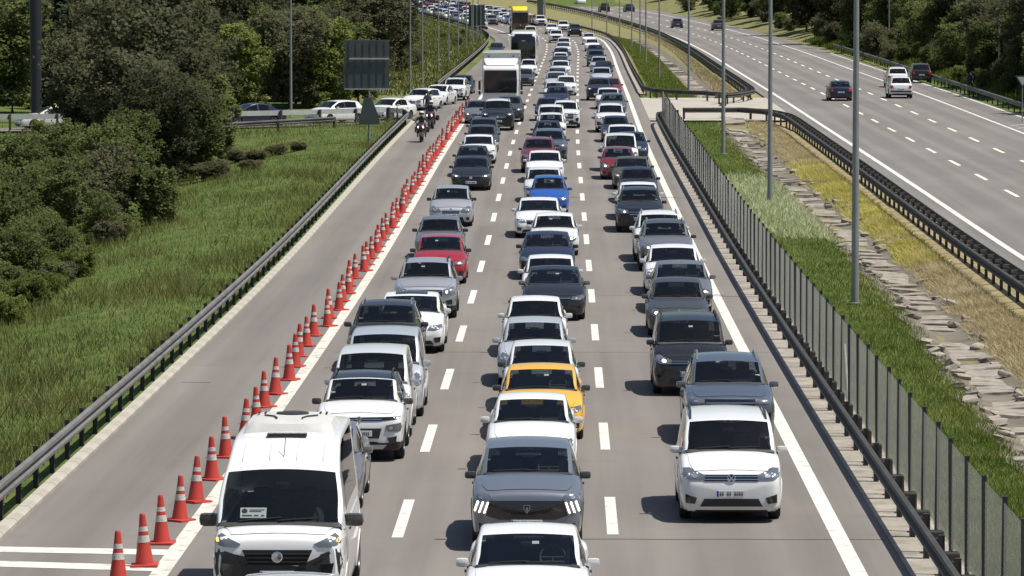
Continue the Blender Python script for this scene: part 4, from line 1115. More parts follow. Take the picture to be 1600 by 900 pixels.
# ------------------------------------------------------------------ stone ditch in the median
ditch = struct(link('stone_ditch', None)); ditch.empty_display_size = .2
rg = random.Random(11)
slabs = []
for i in range(7):
    q = MB(); a = .62; b = 1.02; poly = []
    for (x0, y0, x1, y1, n_) in ((-a, -b, a, -b, 4), (a, -b, a, b, 5), (a, b, -a, b, 4), (-a, b, -a, -b, 5)):
        for k_ in range(n_):
            t = k_/n_; poly.append((x0+(x1-x0)*t+rg.uniform(-.07, .07), y0+(y1-y0)*t+rg.uniform(-.07, .07)))
    q.prism(poly, 'z', -.18, .03); slabs.append(q.mesh('slab', M['stone']))
rub = []
for i in range(5):
    q = MB(); q.box((0, 0, 0), (.34, .26, .16), 0, .05); q.v = [(x*rg.uniform(.8, 1.2), y*rg.uniform(.8, 1.2), z*rg.uniform(.8, 1.2)) for x, y, z in q.v]; rub.append(q.mesh('stone', M['stone'], True))
def bed(y0, y1):
    V = []; yy = np.arange(y0, y1, 1.5); us = np.linspace(-1.15, 1.15, 9)
    for y in yy:
        for u in us:
            X_ = xm(y)+float(DITCH(y))+u*(1+.12*math.sin(y*.9+u)); V.append((X_, y, tz(X_, y)+.07*(1-abs(u)/1.15)**.5+.004))
    k = np.arange(len(V)).reshape(len(yy), 9)
    link('ditch_bed', mesh_arr('ditch_bed', V, np.stack([k[:-1, :-1].ravel(), k[:-1, 1:].ravel(), k[1:, 1:].ravel(), k[1:, :-1].ravel()], 1), [M['bed']], smooth_=True), ditch)
bed(54, 286); bed(352, 640)
rest = MB(); y = 58.0
while y < 300:
    if rg.random() > .24:
        u = float(DITCH(y))+rg.uniform(-.12, .12); X_ = xm(y)+u
        link('slab', rg.choice(slabs), ditch, (X_, y, tz(X_, y)+rg.uniform(.09, .13)), (R(rg.uniform(-2.5, 2.5)), R(rg.uniform(-5, 5)), R(rg.uniform(-6, 6))+PI*rg.randint(0, 1)))
    y += 2.1
for i in range(230):
    y = 60*(285/60)**rg.random(); u = float(DITCH(y))+rg.choice((-1, 1))*rg.uniform(.45, 1.0); X_ = xm(y)+u
    o = link('stone', rg.choice(rub), ditch, (X_, y, tz(X_, y)+.09), (rg.uniform(-.3, .3), rg.uniform(-.3, .3), rg.uniform(0, 6.28))); k_ = rg.uniform(.5, 1.5); o.scale = (k_, k_, k_*.8)
y = 344.0
while y < 640:
    if rg.random() > .1:
        X_ = xm(y)+float(DITCH(y)); rest.box((X_, y, tz(X_, y)+.04), (1.25, 2.4, .2), 0, 0, Matrix.Rotation(R(rg.uniform(-4, 4)), 3, 'X') @ Matrix.Rotation(R(rg.uniform(-10, 10)), 3, 'Z'))
    y += 2.5
o = link('slab_row', rest.mesh('slab_row', M['stone']), ditch); o['kind'] = 'stuff'

# ------------------------------------------------------------------ plants: trees, shrubs, grass
rng = np.random.default_rng(7)
def leaves(cen, size, rs, flat=.55, aspect=1.6):
    """one small pointed quad per centre, tilted at random"""
    n_ = len(cen); nrm = rs.normal(size=(n_, 3)); nrm[:, 2] = np.abs(nrm[:, 2])+flat; nrm /= np.linalg.norm(nrm, axis=1)[:, None]
    a = np.cross(nrm, rs.normal(size=(n_, 3))); a /= np.linalg.norm(a, axis=1)[:, None]; b = np.cross(nrm, a)
    sz = (size*rs.uniform(.6, 1.4, n_))[:, None]
    A = a*sz*aspect*.5; B = b*sz*.5
    V = np.stack([cen-A, cen+B-A*.1, cen+A, cen-B-A*.1], 1).reshape(-1, 3); F4 = np.arange(4*n_).reshape(n_, 4)
    return V, F4
def limb_mesh(h, spread, rs, trunk_r, crown0, nl=9):
    q = MB(); pts = []; 
    for t in np.linspace(0, 1, 6): pts.append((rs.normal()*.05*h*t*.4, rs.normal()*.05*h*t*.4, h*.86*t-.2))
    q.tube(pts, [trunk_r*(1-.8*t) for t in np.linspace(0, 1, 6)], 7)
    for k_ in range(nl):
        z0 = h*(crown0+(.8-crown0)*(k_+.3)/nl); a = k_*2.4+rs.uniform(-.4, .4); ln = spread*rs.uniform(.6, .95)*(1-.35*k_/nl)
        p0 = Vector((0, 0, z0*.98)); p2 = Vector((ln*math.cos(a), ln*math.sin(a), z0+ln*rs.uniform(.25, .6))); p1 = p0.lerp(p2, .5)+Vector((0, 0, -.06*ln))
        q.tube([p0, p1, p2], [trunk_r*.4, trunk_r*.26, trunk_r*.08], 5)
    return q
def crown_mesh(name, h, spread, crown0, rs, mtl, nlobe=13, per=46, cl=36, leaf=.30, open_=.8):
    """leaf clumps gathered in uneven lobes through the crown"""
    cen = []
    for k_ in range(nlobe):
        t = (k_+.5)/nlobe; z = h*(crown0+(1-crown0)*t**.85); prof = math.sin(PI*min(1, .16+.84*(1-t)**.8+.02))**.7 if t > .15 else .75
        a = k_*2.399+rs.uniform(-.5, .5); rr_ = spread*prof*rs.uniform(.25, .68); lc = np.array([rr_*math.cos(a), rr_*math.sin(a), z-.08*h]); lr = spread*rs.uniform(.30, .52)*(.55+.45*prof)
        d = rs.normal(size=(per, 3)); d /= np.linalg.norm(d, axis=1)[:, None]; d[:, 2] = d[:, 2]*.8+.1
        c1 = lc+d*lr*rs.uniform(.6, 1.18, (per, 1))
        c1 = c1[rs.random(per) < open_]
        for c in c1: cen.append(c+rs.normal(size=(cl, 3))*lr*np.array([.17, .17, .12]))
    cen = np.concatenate(cen); cen = cen[cen[:, 2] > h*crown0*.45]
    V, F4 = leaves(cen, leaf, rs)
    return mesh_arr(name, V, F4, [mtl])
def conifer_mesh(name, h, spread, rs, mtl, tiers=22):
    cen = []
    for k_ in range(tiers):
        t = k_/(tiers-1); z = h*(.10+.88*t); rad = spread*(1-t)**.85*rs.uniform(.8, 1.15)+.12; nb = max(4, int(11*(1-t)+4))
        for b in range(nb):
            a = rs.uniform(0, 6.28); ln = rad*rs.uniform(.7, 1.1); s_ = np.linspace(.2, 1, 9)
            for q in s_: cen.append(np.stack([np.full(6, math.cos(a)*ln*q), np.full(6, math.sin(a)*ln*q), np.full(6, z-.22*ln*q)], 1)+rs.normal(size=(6, 3))*.16)
    cen = np.concatenate(cen); V, F4 = leaves(cen, .26, rs, aspect=2.2)
    return mesh_arr(name, V, F4, [mtl])
M['leaf_dark'] = leaf_mat('leaves_dark', (0.062, 0.068, 0.038), (0.098, 0.104, 0.058), (0.15, 0.152, 0.085))
M['leaf_olive'] = leaf_mat('leaves_olive', (0.085, 0.088, 0.05), (0.13, 0.13, 0.075), (0.185, 0.18, 0.105))
M['leaf_mid'] = leaf_mat('leaves_mid', (0.09, 0.112, 0.042), (0.145, 0.172, 0.064), (0.215, 0.24, 0.095))
M['leaf_bright'] = leaf_mat('leaves_bright', (0.11, 0.142, 0.04), (0.18, 0.215, 0.062), (0.275, 0.30, 0.10))
M['needle'] = leaf_mat('needles', (0.035, 0.05, 0.038), (0.055, 0.078, 0.055), (0.085, 0.11, 0.075))
M['scrub'] = leaf_mat('scrub_twigs', (0.10, 0.096, 0.062), (0.15, 0.142, 0.092), (0.21, 0.2, 0.13), trans=.4)
TREES = {}
for i, (k_, h, sp, c0, ml, nl, lf) in enumerate([('a', 11, 4.6, .18, 'leaf_dark', 16, .30), ('b', 10, 4.0, .15, 'leaf_olive', 15, .30), ('c', 8.5, 3.6, .12, 'leaf_mid', 14, .27), ('d', 7.0, 3.2, .08, 'leaf_bright', 13, .25), ('e', 12, 4.0, .22, 'leaf_olive', 17, .31), ('f', 9.5, 3.9, .12, 'leaf_mid', 15, .30)]):
    rs = np.random.default_rng(20+i)
    TREES[k_] = (h, limb_mesh(h, sp, rs, .17, c0).mesh('trunk', M['bark'], True), crown_mesh('crown', h, sp, c0, rs, M[ml], nl, 54, 26, lf*.68, .66))
for i, (k_, h, sp) in enumerate([('p', 12, 3.0), ('q', 9.5, 2.5)]):
    rs = np.random.default_rng(40+i); q = MB(); q.tube([(0, 0, -.2), (0, 0, h*.5), (0, 0, h*.97)], [.17, .1, .02], 7)
    TREES[k_] = (h, q.mesh('trunk', M['bark'], True), conifer_mesh('crown', h, sp, rs, M['needle']))
SHRUBS = {}
for i, (k_, h, sp, ml, lf) in enumerate([('s', 2.2, 1.35, 'leaf_mid', .13), ('t', 2.8, 1.9, 'leaf_olive', .15), ('u', 1.5, 1.2, 'leaf_bright', .11), ('v', 1.7, 1.3, 'scrub', .13), ('w', 4.4, 2.3, 'leaf_mid', .18)]):
    rs = np.random.default_rng(60+i)
    SHRUBS[k_] = (h, limb_mesh(h, sp*.8, rs, .05, .05, 7).mesh('stem', M['bark'], True), crown_mesh('foliage', h, sp, .02, rs, M[ml], 13, 50, 24, lf*.64, .72))
def plant(kind, x, y, s, label, cat, group=None, rz=None, sz=None):
    tree = kind in TREES; h, tr, cr = (TREES if tree else SHRUBS)[kind]
    o = thing({'p': 'conifer_tree', 'q': 'conifer_tree'}.get(kind, 'leafy_tree') if tree else 'shrub', label, cat, (x, y, tz(x, y)), (0, 0, rng.uniform(0, 6.28) if rz is None else rz), group)
    o.scale = (s, s, s*(sz or 1))
    link('trunk' if tree else 'stem', tr, o); link('crown' if tree else 'foliage', cr, o)
    return o
def at_px(px, Y): return (px-800)*Y/FPX
# the stand in front of the ramp
plant('a', at_px(235, 250), 250, .98, 'tall dark leafy tree covering the middle of the exit ramp', 'tree')
plant('b', at_px(290, 262), 262, .80, 'olive tree at the right edge of the dark clump by the ramp', 'tree')
plant('a', at_px(165, 268), 268, .82, 'dark tree left of the tallest one before the ramp', 'tree')
plant('c', at_px(300, 236), 236, .62, 'lower dark-green tree standing right of the small round bush', 'tree')
for (px, Y, k_, s, lb) in ((195, 240, 'b', .74, 'olive tree in the middle of the dark clump'), (255, 232, 'a', .55, 'dark low tree directly behind the small round bush'), (330, 254, 'c', .60, 'green tree at the right end of the dark clump'), (130, 256, 'e', .66, 'tall olive tree at the left end of the dark clump'), (225, 262, 'e', .86, 'tallest olive tree at the back of the dark clump'), (275, 244, 'b', .70, 'olive tree at the right front of the dark clump')):
    plant(k_, at_px(px, Y), Y, s, lb, 'tree')
for i, (px, Y, k_, s, lb) in enumerate([(25, 212, 'w', .86, 'pale green thicket bush at the left edge, upper row'), (95, 222, 'w', .90, 'pale green bush below the white ramp rail'), (165, 210, 'w', .92, 'rounded pale green bush left of the dark tree'),
    (10, 182, 'w', .80, 'large bush at the left picture edge, second row'), (85, 188, 'w', .80, 'large bush in the second row, second from left edge'), (150, 192, 't', 1.15, 'olive bush between the thicket and the small round bush'), (205, 228, 'f', .45, 'young green tree just left of the dark clump')]):
    (plant)(k_, at_px(px, Y), Y, s, lb, 'tree' if k_ in TREES else 'bush')
plant('s', at_px(243, 192), 192, 1.05, 'small round bush with bright top standing alone on the grass', 'bush')
for i, (px, Y) in enumerate([(340, 248), (372, 252), (402, 250), (432, 256), (466, 258), (330, 232), (390, 240)]):
    plant('vt'[i % 2], at_px(px, Y), Y, rng.uniform(.4, .75), 'olive-brown scrub bush on the grass below the ramp', 'bush', 'scrub bushes below the ramp', sz=.5)
edge_x = pch([(215, 470), (240, 440), (290, 345), (345, 300), (400, 215), (450, 140), (500, 90), (545, 5)])
nb = 0
while nb < 105:
    py = rng.uniform(225, 540); px = rng.uniform(-30, float(edge_x(py))-10)
    if 195 < px < 300 and 300 < py < 400: continue
    p = ground_px(px, py, -1.2); near_edge = float(edge_x(py))-px < 60
    k_ = rng.choice(list('stuvw'), p=[.30, .12, .32, .06, .20]) if not near_edge else rng.choice(list('uvs'))
    plant(k_, p.x, p.y, rng.uniform(.35, .7)*(.75 if near_edge else 1)*(1.15 if k_ in 'uv' else 1), {'s': 'green', 't': 'olive', 'u': 'bright green', 'v': 'grey-brown', 'w': 'tall green'}[k_]+' bush of the thicket on the left slope', 'bush', 'bushes of the thicket on the left slope, '+k_, sz=rng.uniform(.8, 1.2)); nb += 1
# the wood behind the ramp
for i in range(120):
    Y = rng.uniform(318, 490)
    lim = 606-.2*max(0, Y-400) if Y > 380 else 596-1.2*(380-Y)
    px = rng.uniform(-40, lim); x = at_px(px, Y)
    d = np.sqrt(((_rp[:, 0]-x)**2+(_rp[:, 1]-Y)**2).min())
    if d < 9: continue
    k_ = rng.choice(list('abcdefpq'), p=[.16, .22, .13, .07, .20, .12, .06, .04])
    kn = {'a': 'dark leafy', 'b': 'olive leafy', 'c': 'green leafy', 'd': 'light green', 'e': 'tall olive', 'f': 'broad green', 'p': 'tall conifer', 'q': 'small conifer'}[k_]
    plant(k_, x, Y, rng.uniform(.75, 1.2)*(.75 if Y < 345 else 1), kn+' tree in the dense wood behind the exit ramp', 'tree', kn+' trees behind the exit ramp')
for i, (px, Y, k_, s, lb) in enumerate([(505, 322, 'd', .95, 'bright green tree between the lamp post and the sign board'), (380, 318, 'd', .85, 'light green tree rising behind the dark car on the ramp'), (20, 312, 'f', .85, 'green tree at the left edge behind the black pole'), (462, 330, 'd', .7, 'small yellow-green tree just right of the ramp lamp post'), (560, 330, 'c', .7, 'green tree directly behind the sign board')]):
    plant(k_, at_px(px, Y), Y, s, lb, 'tree')
# bank inside the far bend
for i in range(46):
    Y = rng.uniform(365, 700); x = xm(Y)+rng.uniform(-34, -13.5)
    if proj(x, Y, 0)[0] < 610: continue
    plant('vtu'[i % 3], x, Y, rng.uniform(.25, .55), 'low shrub on the grassy bank inside the far bend', 'bush', 'shrubs on the far bank')
# trees beyond the empty carriageway
for i in range(125):
    Y = 280*(660/280)**rng.random(); x0_ = float(XC(Y))+(14.5 if Y < 480 else 17); x1_ = max(x0_+3, min(x0_+45, 880*Y/FPX)); x = rng.uniform(x0_, x1_)
    k_ = rng.choice(list('abcdefpq'), p=[.05, .20, .23, .20, .10, .19, .02, .01])
    kn = {'a': 'dark leafy', 'b': 'olive leafy', 'c': 'green leafy', 'd': 'light green', 'e': 'tall olive', 'f': 'broad green', 'p': 'tall conifer', 'q': 'small conifer'}[k_]
    plant(k_, x, Y, rng.uniform(.65, 1.1)*(.7 if x-x0_ < 3 else 1), kn+' tree in the wood beyond the empty carriageway', 'tree', kn+' trees of the wood on the right')
for i in range(60):
    Y = rng.uniform(255, 600); x = float(XC(Y))+rng.uniform(12.8, 17)
    if proj(x, Y, 0)[0] > 1650: continue
    plant('stuw'[i % 4], x, Y, rng.uniform(.5, .95)*(.6 if i % 4 == 3 else 1), 'bush at the foot of the wood behind the outer guard rail', 'bush', 'bushes behind the outer guard rail')
for i in range(70):
    Y = rng.uniform(520, 960); x0_ = float(XC(min(Y, 1200)))+15; x = rng.uniform(x0_, max(x0_+6, min(x0_+40, 560*Y/FPX)))
    plant(rng.choice(list('abcf')), x, Y, rng.uniform(.6, 1.15), 'tree in the distant wood beyond the bend', 'tree', 'distant trees beyond the bend')
for i in range(34):
    Y = rng.uniform(900, 1100); x = float(XM(min(Y, 1250)))+rng.uniform(-60, -12)
    plant(rng.choice(list('abcf')), x, Y, rng.uniform(.8, 1.3), 'tree behind the distant end of the traffic jam', 'tree', 'trees behind the distant traffic')

for i in range(75):
    Y = 470*(930/470)**rng.random(); x = float(XC(Y))+rng.uniform(13.5, 24)
    plant('stuwc'[i % 5], x, Y, rng.uniform(.6, 1.2)*(.5 if i % 5 == 4 else 1), 'scrub bush on the slope right of the far carriageway bend' if i % 5 < 4 else 'young tree on the slope right of the far carriageway bend', 'bush' if i % 5 < 4 else 'tree', 'scrub on the far right slope' if i % 5 < 4 else 'young trees on the far right slope')

def grass(name, label, X, Y, hmin, hmax, wd, mtl, lean=.35):
    n_ = len(X); Z = terrain(X, Y)-.03
    h = rng.uniform(hmin, hmax, n_); a = rng.uniform(0, 2*PI, n_); la = rng.uniform(0, 2*PI, n_); ll = rng.uniform(0, lean, n_)*h
    wv = wd*rng.uniform(.7, 1.3, n_)
    bx = np.stack([np.cos(a)*wv, np.sin(a)*wv, np.zeros(n_)], 1); B = np.stack([X, Y, Z], 1); T = B+np.stack([np.cos(la)*ll, np.sin(la)*ll, h], 1)
    Mid = B*.45+T*.55; Mid[:, 2] += .04*h; 
    V = np.stack([B-bx*.5, B+bx*.5, Mid+bx*.35, T], 1).reshape(-1, 3); k_ = np.arange(n_)*4
    F3 = np.concatenate([np.stack([k_, k_+1, k_+2], 1), np.stack([k_, k_+2, k_+3], 1)])
    o = struct(link(name, mesh_arr(name, V, F3, [mtl])), 'stuff'); o['label'] = label; o['category'] = 'grass'
    return o
M['grass'] = leaf_mat('grass_green', (.062, .102, .02), (.11, .158, .033), (.21, .225, .065), .32, .3)
M['grass_median'] = leaf_mat('grass_median', (.075, .115, .022), (.125, .17, .036), (.24, .25, .075), .35, .3)
M['grass_weed'] = leaf_mat('grass_weed', (.12, .14, .04), (.20, .22, .075), (.33, .33, .15), .8, .3)
M['grass_rank'] = leaf_mat('grass_rank', (.075, .09, .026), (.14, .155, .045), (.26, .25, .10), .4, .35)
M['grass_dry'] = leaf_mat('grass_dry', (.34, .275, .145), (.52, .44, .255), (.62, .56, .37), .45, .35)
M['grass_yellow'] = leaf_mat('grass_yellow', (.40, .36, .10), (.60, .55, .16), (.70, .65, .28), .5, .35)
M['grass_pale'] = leaf_mat('weeds_pale', (.24, .29, .10), (.42, .46, .22), (.60, .62, .42), .9, .35)
_vn = rng.random((200, 200))
def vnoise(x, y, s):
    a = np.abs(x*s+57.3); b = np.abs(y*s+11.7); i = a.astype(int); j = b.astype(int); f = a-i; g = b-j; f = f*f*(3-2*f); g = g*g*(3-2*g)
    h = lambda p, q: _vn[p % 200, q % 200]
    return (h(i, j)*(1-f)+h(i+1, j)*f)*(1-g)+(h(i, j+1)*(1-f)+h(i+1, j+1)*f)*g
def yspan(n_, y0, y1): return y0*(y1/y0)**rng.random(n_)
n_ = 260000; Y = yspan(n_, 64, 292); dl = 27*rng.random(n_)**1.25+.25; X = XM(Y)-11.15-dl
kp = (X > -.118*Y-2); X, Y = X[kp], Y[kp]
cl_ = .6*vnoise(X, Y*.35, .45)+.4*vnoise(X, Y*.4, 1.3)
kp = (X < XM(Y)-11.6) | (rng.random(len(X)) < .6); X, Y, cl_ = X[kp], Y[kp], cl_[kp]
tall = cl_+rng.normal(size=len(X))*.06+.10*smooth(3, 12, -(X-XM(Y))-11) > .61
grass('grass', 'green grass covering the slope left of the guard rail', X[~tall], Y[~tall], .05, .19, .022, M['grass'], .9)
grass('tall_grass', 'taller rank grass patches on the left slope', X[tall], Y[tall], .15, .62, .022, M['grass_rank'], .9)
wx = -rng.uniform(.05, .115, 60000)*1.0; Yw = yspan(60000, 90, 280); Xw = XM(Yw)-11.6-22*rng.random(60000); wk = (vnoise(Xw, Yw*.4, .9)*vnoise(Xw+9, Yw*.3, .35) > .42) & (Xw > -.118*Yw)
grass('pale_weeds', 'scattered pale weeds among the grass of the left slope', Xw[wk], Yw[wk], .12, .45, .03, M['grass_weed'], .9)
n_ = 120000; Y = yspan(n_, 64, 298); a0 = XM(Y)+5.9; a1 = XM(Y)+DITCH(np.clip(Y, 50, 700))-.95+.45*vnoise(Y, Y*0, 1.1); X = a0+(a1-a0)*rng.random(n_)
pal = smooth(160, 192, Y)*(1-smooth(206, 236, Y))*smooth(.3, 1.8, X-a0)*(.45+vnoise(X, Y*.5, .7)) > rng.uniform(.25, .75, n_)
grass('grass', 'green grass strip between the wire fence and the ditch', X[~pal], Y[~pal], .05, .20, .022, M['grass_median'], 1.1)
grass('pale_weeds', 'pale flowering weeds beside the ditch in the median', X[pal], Y[pal], .10, .40, .045, M['grass_pale'], 1.3)
n_ = 180000; Y = yspan(n_, 60, 292); a0 = XM(Y)+DITCH(np.clip(Y, 50, 700))+.95-.45*vnoise(Y+50, Y*0, .9); a1 = XC(Y)-6.7; X = a0+(a1-a0)*rng.random(n_)
yel = smooth(138, 185, Y)*(1-smooth(215, 258, Y))*(.35+vnoise(X, Y*.5, .5)) > rng.uniform(.25, .75, n_)
grass('dry_grass', 'dry straw-coloured grass between the ditch and the double rail', X[~yel], Y[~yel], .06, .30, .026, M['grass_dry'], 1.6)
grass('yellow_weeds', 'yellow-green weeds in the middle of the dry median grass', X[yel], Y[yel], .06, .32, .034, M['grass_yellow'], 1.6)
n_ = 26000; Y = rng.uniform(344, 640, n_); X = XM(Y)+rng.uniform(5.9, 9.2, n_)
grass('grass', 'green grass in the median beyond the opening', X, Y, .10, .30, .09, M['grass_median'], 1.0)
Y = rng.uniform(344, 640, n_); t_ = rng.random(n_); X = (XM(Y)+11.4)*(1-t_)+(XC(Y)-6.8)*t_
grass('dry_grass', 'dry grass in the median beyond the opening', X, Y, .15, .5, .09, M['grass_dry'], .6)
n_ = 50000; Y = rng.uniform(350, 800, n_); X = XM(Y)-12.0-24*rng.random(n_)
grass('grass', 'rough grass on the bank inside the far bend', X, Y, .15, .5, .10, M['grass_rank'], .8)
n_ = 24000; Y = rng.uniform(240, 600, n_); X = XC(Y)+11.9+5*rng.random(n_)
grass('grass', 'rough grass behind the outer guard rail', X, Y, .2, .7, .09, M['grass'], .5)

# ------------------------------------------------------------------ lamp posts and signs
def lamp_mesh(h, r0, arms):
    q = MB(); q.tube([(0, 0, -.3), (0, 0, h*.5), (0, 0, h)], [r0, r0*.75, r0*.5], 10); q.lathe([(r0*1.7, 0), (r0*1.7, .05), (r0*1.1, .07)], 10)
    pole = q.mesh('pole', M['pole'], True)
    q = MB()
    for s_ in arms: q.tube([(0, 0, h-.1), (s_*.7, 0, h+.45), (s_*2.0, 0, h+.6)], [.05, .04, .035], 6)
    arm = q.mesh('arm', M['pole'], True)
    q = MB(); q.box((0, 0, 0), (.7, .26, .12), 0, .04); q.box((.05, 0, -.065), (.45, .2, .02), 1); head = q.mesh('lamp_head', [M['pole'], M['lens']], True)
    return h, pole, arm, head, arms
LAMP2 = lamp_mesh(14.0, .125, (-1, 1)); LAMP1 = lamp_mesh(11.0, .11, (1,)); LAMPF = lamp_mesh(11.0, .11, (-1,))
def lamp_post(proto, px, py, label, group, Y=None, thick=1.0):
    if Y is None: p = ground_px(px, py)
    else: p = Vector((at_px(px, Y), Y, 0))
    p.z = tz(p.x, p.y); h, pole, arm, head, arms = proto
    o = thing('lamp_post', label, 'lamp post', p, (0, 0, 0), group); o.scale = (thick, thick, 1)
    link('pole', pole, o); link('arm', arm, o)
    for s_ in arms: link('lamp_head', head, o, (s_*2.2, 0, h+.6), (0, 0, 0 if s_ > 0 else PI))
    return o
ords = ['nearest', 'second', 'third', 'fourth', 'fifth', 'sixth', 'seventh', 'eighth', 'ninth', 'tenth', 'eleventh']
for i, (px, py) in enumerate([(1336, 466), (1203, 311), (1130, 236), (1076, 140), (1030, 118), (1009, 96), (1000, 83), (987, 72), (968, 61), (948, 50), (925, 42)]):
    lamp_post(LAMP2, px, py, '%s lamp post of the row standing in the median strip' % ords[i], 'lamp posts in the median', thick=[1, .95, .95, .8, .75, .75, .7, .7, .7, .7, .7][i])
for i, (px, py) in enumerate([(641, 147), (660, 132), (685, 112), (701, 95), (716, 84), (729, 75), (739, 66), (747, 60)]):
    lamp_post(LAMP1, px, py, '%s lamp post along the grassy bank left of the bend' % ords[i], 'lamp posts on the left bank', thick=.75)
for i, (px, py) in enumerate([(1561, 141), (1494, 119), (1437, 100), (1389, 90), (1322, 54)]):
    lamp_post(LAMPF, px, py, '%s lamp post behind the outer guard rail on the right' % ords[i], 'lamp posts behind the outer rail', thick=.75)
lamp_post(LAMP1, 455, 172, 'thin pale lamp post standing at the exit ramp', 'lamp posts at the ramp', Y=303, thick=.8)
q = MB(); q.tube([(0, 0, -.4), (0, 0, 7), (0, 0, 15)], [.33, .40, .42], 16); q.lathe([(.5, 0), (.5, .12), (.36, .16)], 16)
x_ = at_px(57, 294); dp = thing('steel_column', 'thick black column rising beside the exit ramp at upper left', 'column', (x_, 294, tz(x_, 294)))
link('shaft', q.mesh('shaft', M['darkpole'], True), dp); q = MB(); q.box((2.2, 0, 14.2), (6, .3, .3), 0, .03); link('cantilever', q.mesh('cantilever', M['darkpole']), dp)
# back of a direction sign
Y = 262.0; x_ = at_px(577, Y); zg = tz(x_, Y); sg = thing('road_sign', 'back of a large grey direction sign on a single post', 'road sign', (x_, Y, zg))
zt = CAM_H-(62-18)*Y/FPX-zg; zl = CAM_H-(138-18)*Y/FPX-zg; mid = CAM_H-(92-18)*Y/FPX-zg
q = MB(); q.tube([(0, .06, -.2), (0, .06, zt-.2)], .07, 10); link('post', q.mesh('post', M['pole'], True), sg)
def sign_panel(z0, z1, x0, x1):
    q = MB(); q.box(((x0+x1)/2, 0, (z0+z1)/2), (x1-x0, .03, z1-z0-.02), 0, .008)
    for t in np.linspace(.1, .9, 6): q.box((x0+(x1-x0)*t, -.03, (z0+z1)/2), (.03, .03, z1-z0-.1), 0)
    return q.mesh('panel', M['signback'])
link('panel', sign_panel(mid, zt, -1.42, 1.18), sg); link('panel', sign_panel(zl, mid-.02, -1.5, 1.18), sg)
q = MB(); q.box((0, -.07, mid+.02), (2.3, .06, .09), 0); q.box((-.1, -.07, zl-.03), (2.7, .05, .07), 0); link('crossbar', q.mesh('crossbar', M['railw']), sg)
Y = 255.0; x_ = at_px(577, Y); zg = tz(x_, Y); s2 = thing('road_sign', 'small house-shaped sign seen from behind, below the direction sign', 'road sign', (x_, Y, zg))
zz = lambda py: CAM_H-(py-18)*Y/FPX-zg
q = MB(); q.tube([(0, .03, -.2), (0, .03, zz(160))], .035, 8); link('post', q.mesh('post', M['pole'], True), s2)
q = MB(); q.prism([(-.62, zz(194)), (.62, zz(194)), (.50, zz(178)), (.12, zz(152)), (-.30, zz(152)), (-.5, zz(178))], 'y', -.02, .01); link('panel', q.mesh('panel', M['signback']), s2)
# far signs
Y = 612.0; x_ = at_px(745, Y); zg = tz(x_, Y); s3 = thing('road_sign', 'dark back of a tall sign on three posts before the bend', 'road sign', (x_, Y, zg))
zz = lambda py: CAM_H-(py-18)*Y/FPX-zg
q = MB(); q.box((0, 0, (zz(8)+zz(40))/2), (2.2, .06, zz(8)-zz(40)), 0, .02); link('panel', q.mesh('panel', mat('sign_dark_back', (.035, .05, .055), .6)), s3)
for dx in (-.7, 0, .55):
    q = MB(); q.tube([(dx, -.08, -.2), (dx, -.08, zz(9))], .05, 6); link('post', q.mesh('post', M['pole'], True), s3)
Y = 760.0; x_ = at_px(844, Y); zg = tz(x_, Y); s4 = thing('gantry_pier', 'dark gantry pier between the two carriageways at the top', 'pier', (x_, Y, zg))
q = MB(); q.box((0, 0, 4), (1.0, .9, 9), 0, .05); link('column', q.mesh('column', M['signback']), s4); q = MB(); q.box((.75, .1, 4), (.35, .7, 9), 0, .03); link('column', q.mesh('column', M['concrete']), s4)
# triangular give-way sign, seen at the right edge
Y = 292.0; x_ = at_px(1597, Y); zg = tz(x_, Y); s5 = thing('road_sign', 'triangular give-way sign at the right edge of the picture', 'road sign', (x_, Y, zg))
zz = lambda py: CAM_H-(py-18)*Y/FPX-zg
q = MB(); q.tube([(0, .03, -.2), (0, .03, zz(122))], .035, 8); link('post', q.mesh('post', M['pole'], True), s5)
q = MB(); q.prism([(-.48, zz(118)), (.48, zz(118)), (0, zz(137))], 'y', -.02, .01, 0); q.prism([(-.34, zz(120)), (.34, zz(120)), (0, zz(133.5))], 'y', -.028, -.02, 1); link('panel', q.mesh('panel', [M['signback'], mat('sign_grey_face', (.5, .5, .48), .5)]), s5)

# ------------------------------------------------------------------ traffic cones
q = MB(); q.box((0, 0, .02), (.42, .42, .045), 0, .012)
q.lathe([(.150, .04), (.140, .07), (.096, .36)], 16, 0); q.lathe([(.081, .46), (.073, .52)], 16, 0); q.lathe([(.064, .59), (.046, .745), (.042, .77), (.034, .78), (.001, .78)], 16, 0)
CONE = q.mesh('cone_body', M['cone'], True)
q = MB(); q.lathe([(.096, .36), (.099, .362), (.084, .458), (.081, .46)], 16, 0); CB1 = q.mesh('reflective_band', M['coneband'], True)
q = MB(); q.lathe([(.073, .52), (.076, .522), (.067, .588), (.064, .59)], 16, 0); CB2 = q.mesh('reflective_band', M['coneband'], True)
def ordinal(n_):
    sfx = 'th' if 10 <= n_ % 100 <= 20 else {1: 'st', 2: 'nd', 3: 'rd'}.get(n_ % 10, 'th')
    return '%d%s' % (n_, sfx)
rc = random.Random(3); y = 70.3; i = 0
first = [(185, 913), (226, 885), (253, 850), (281, 814), (306, 785), (331, 750), (353, 715)]
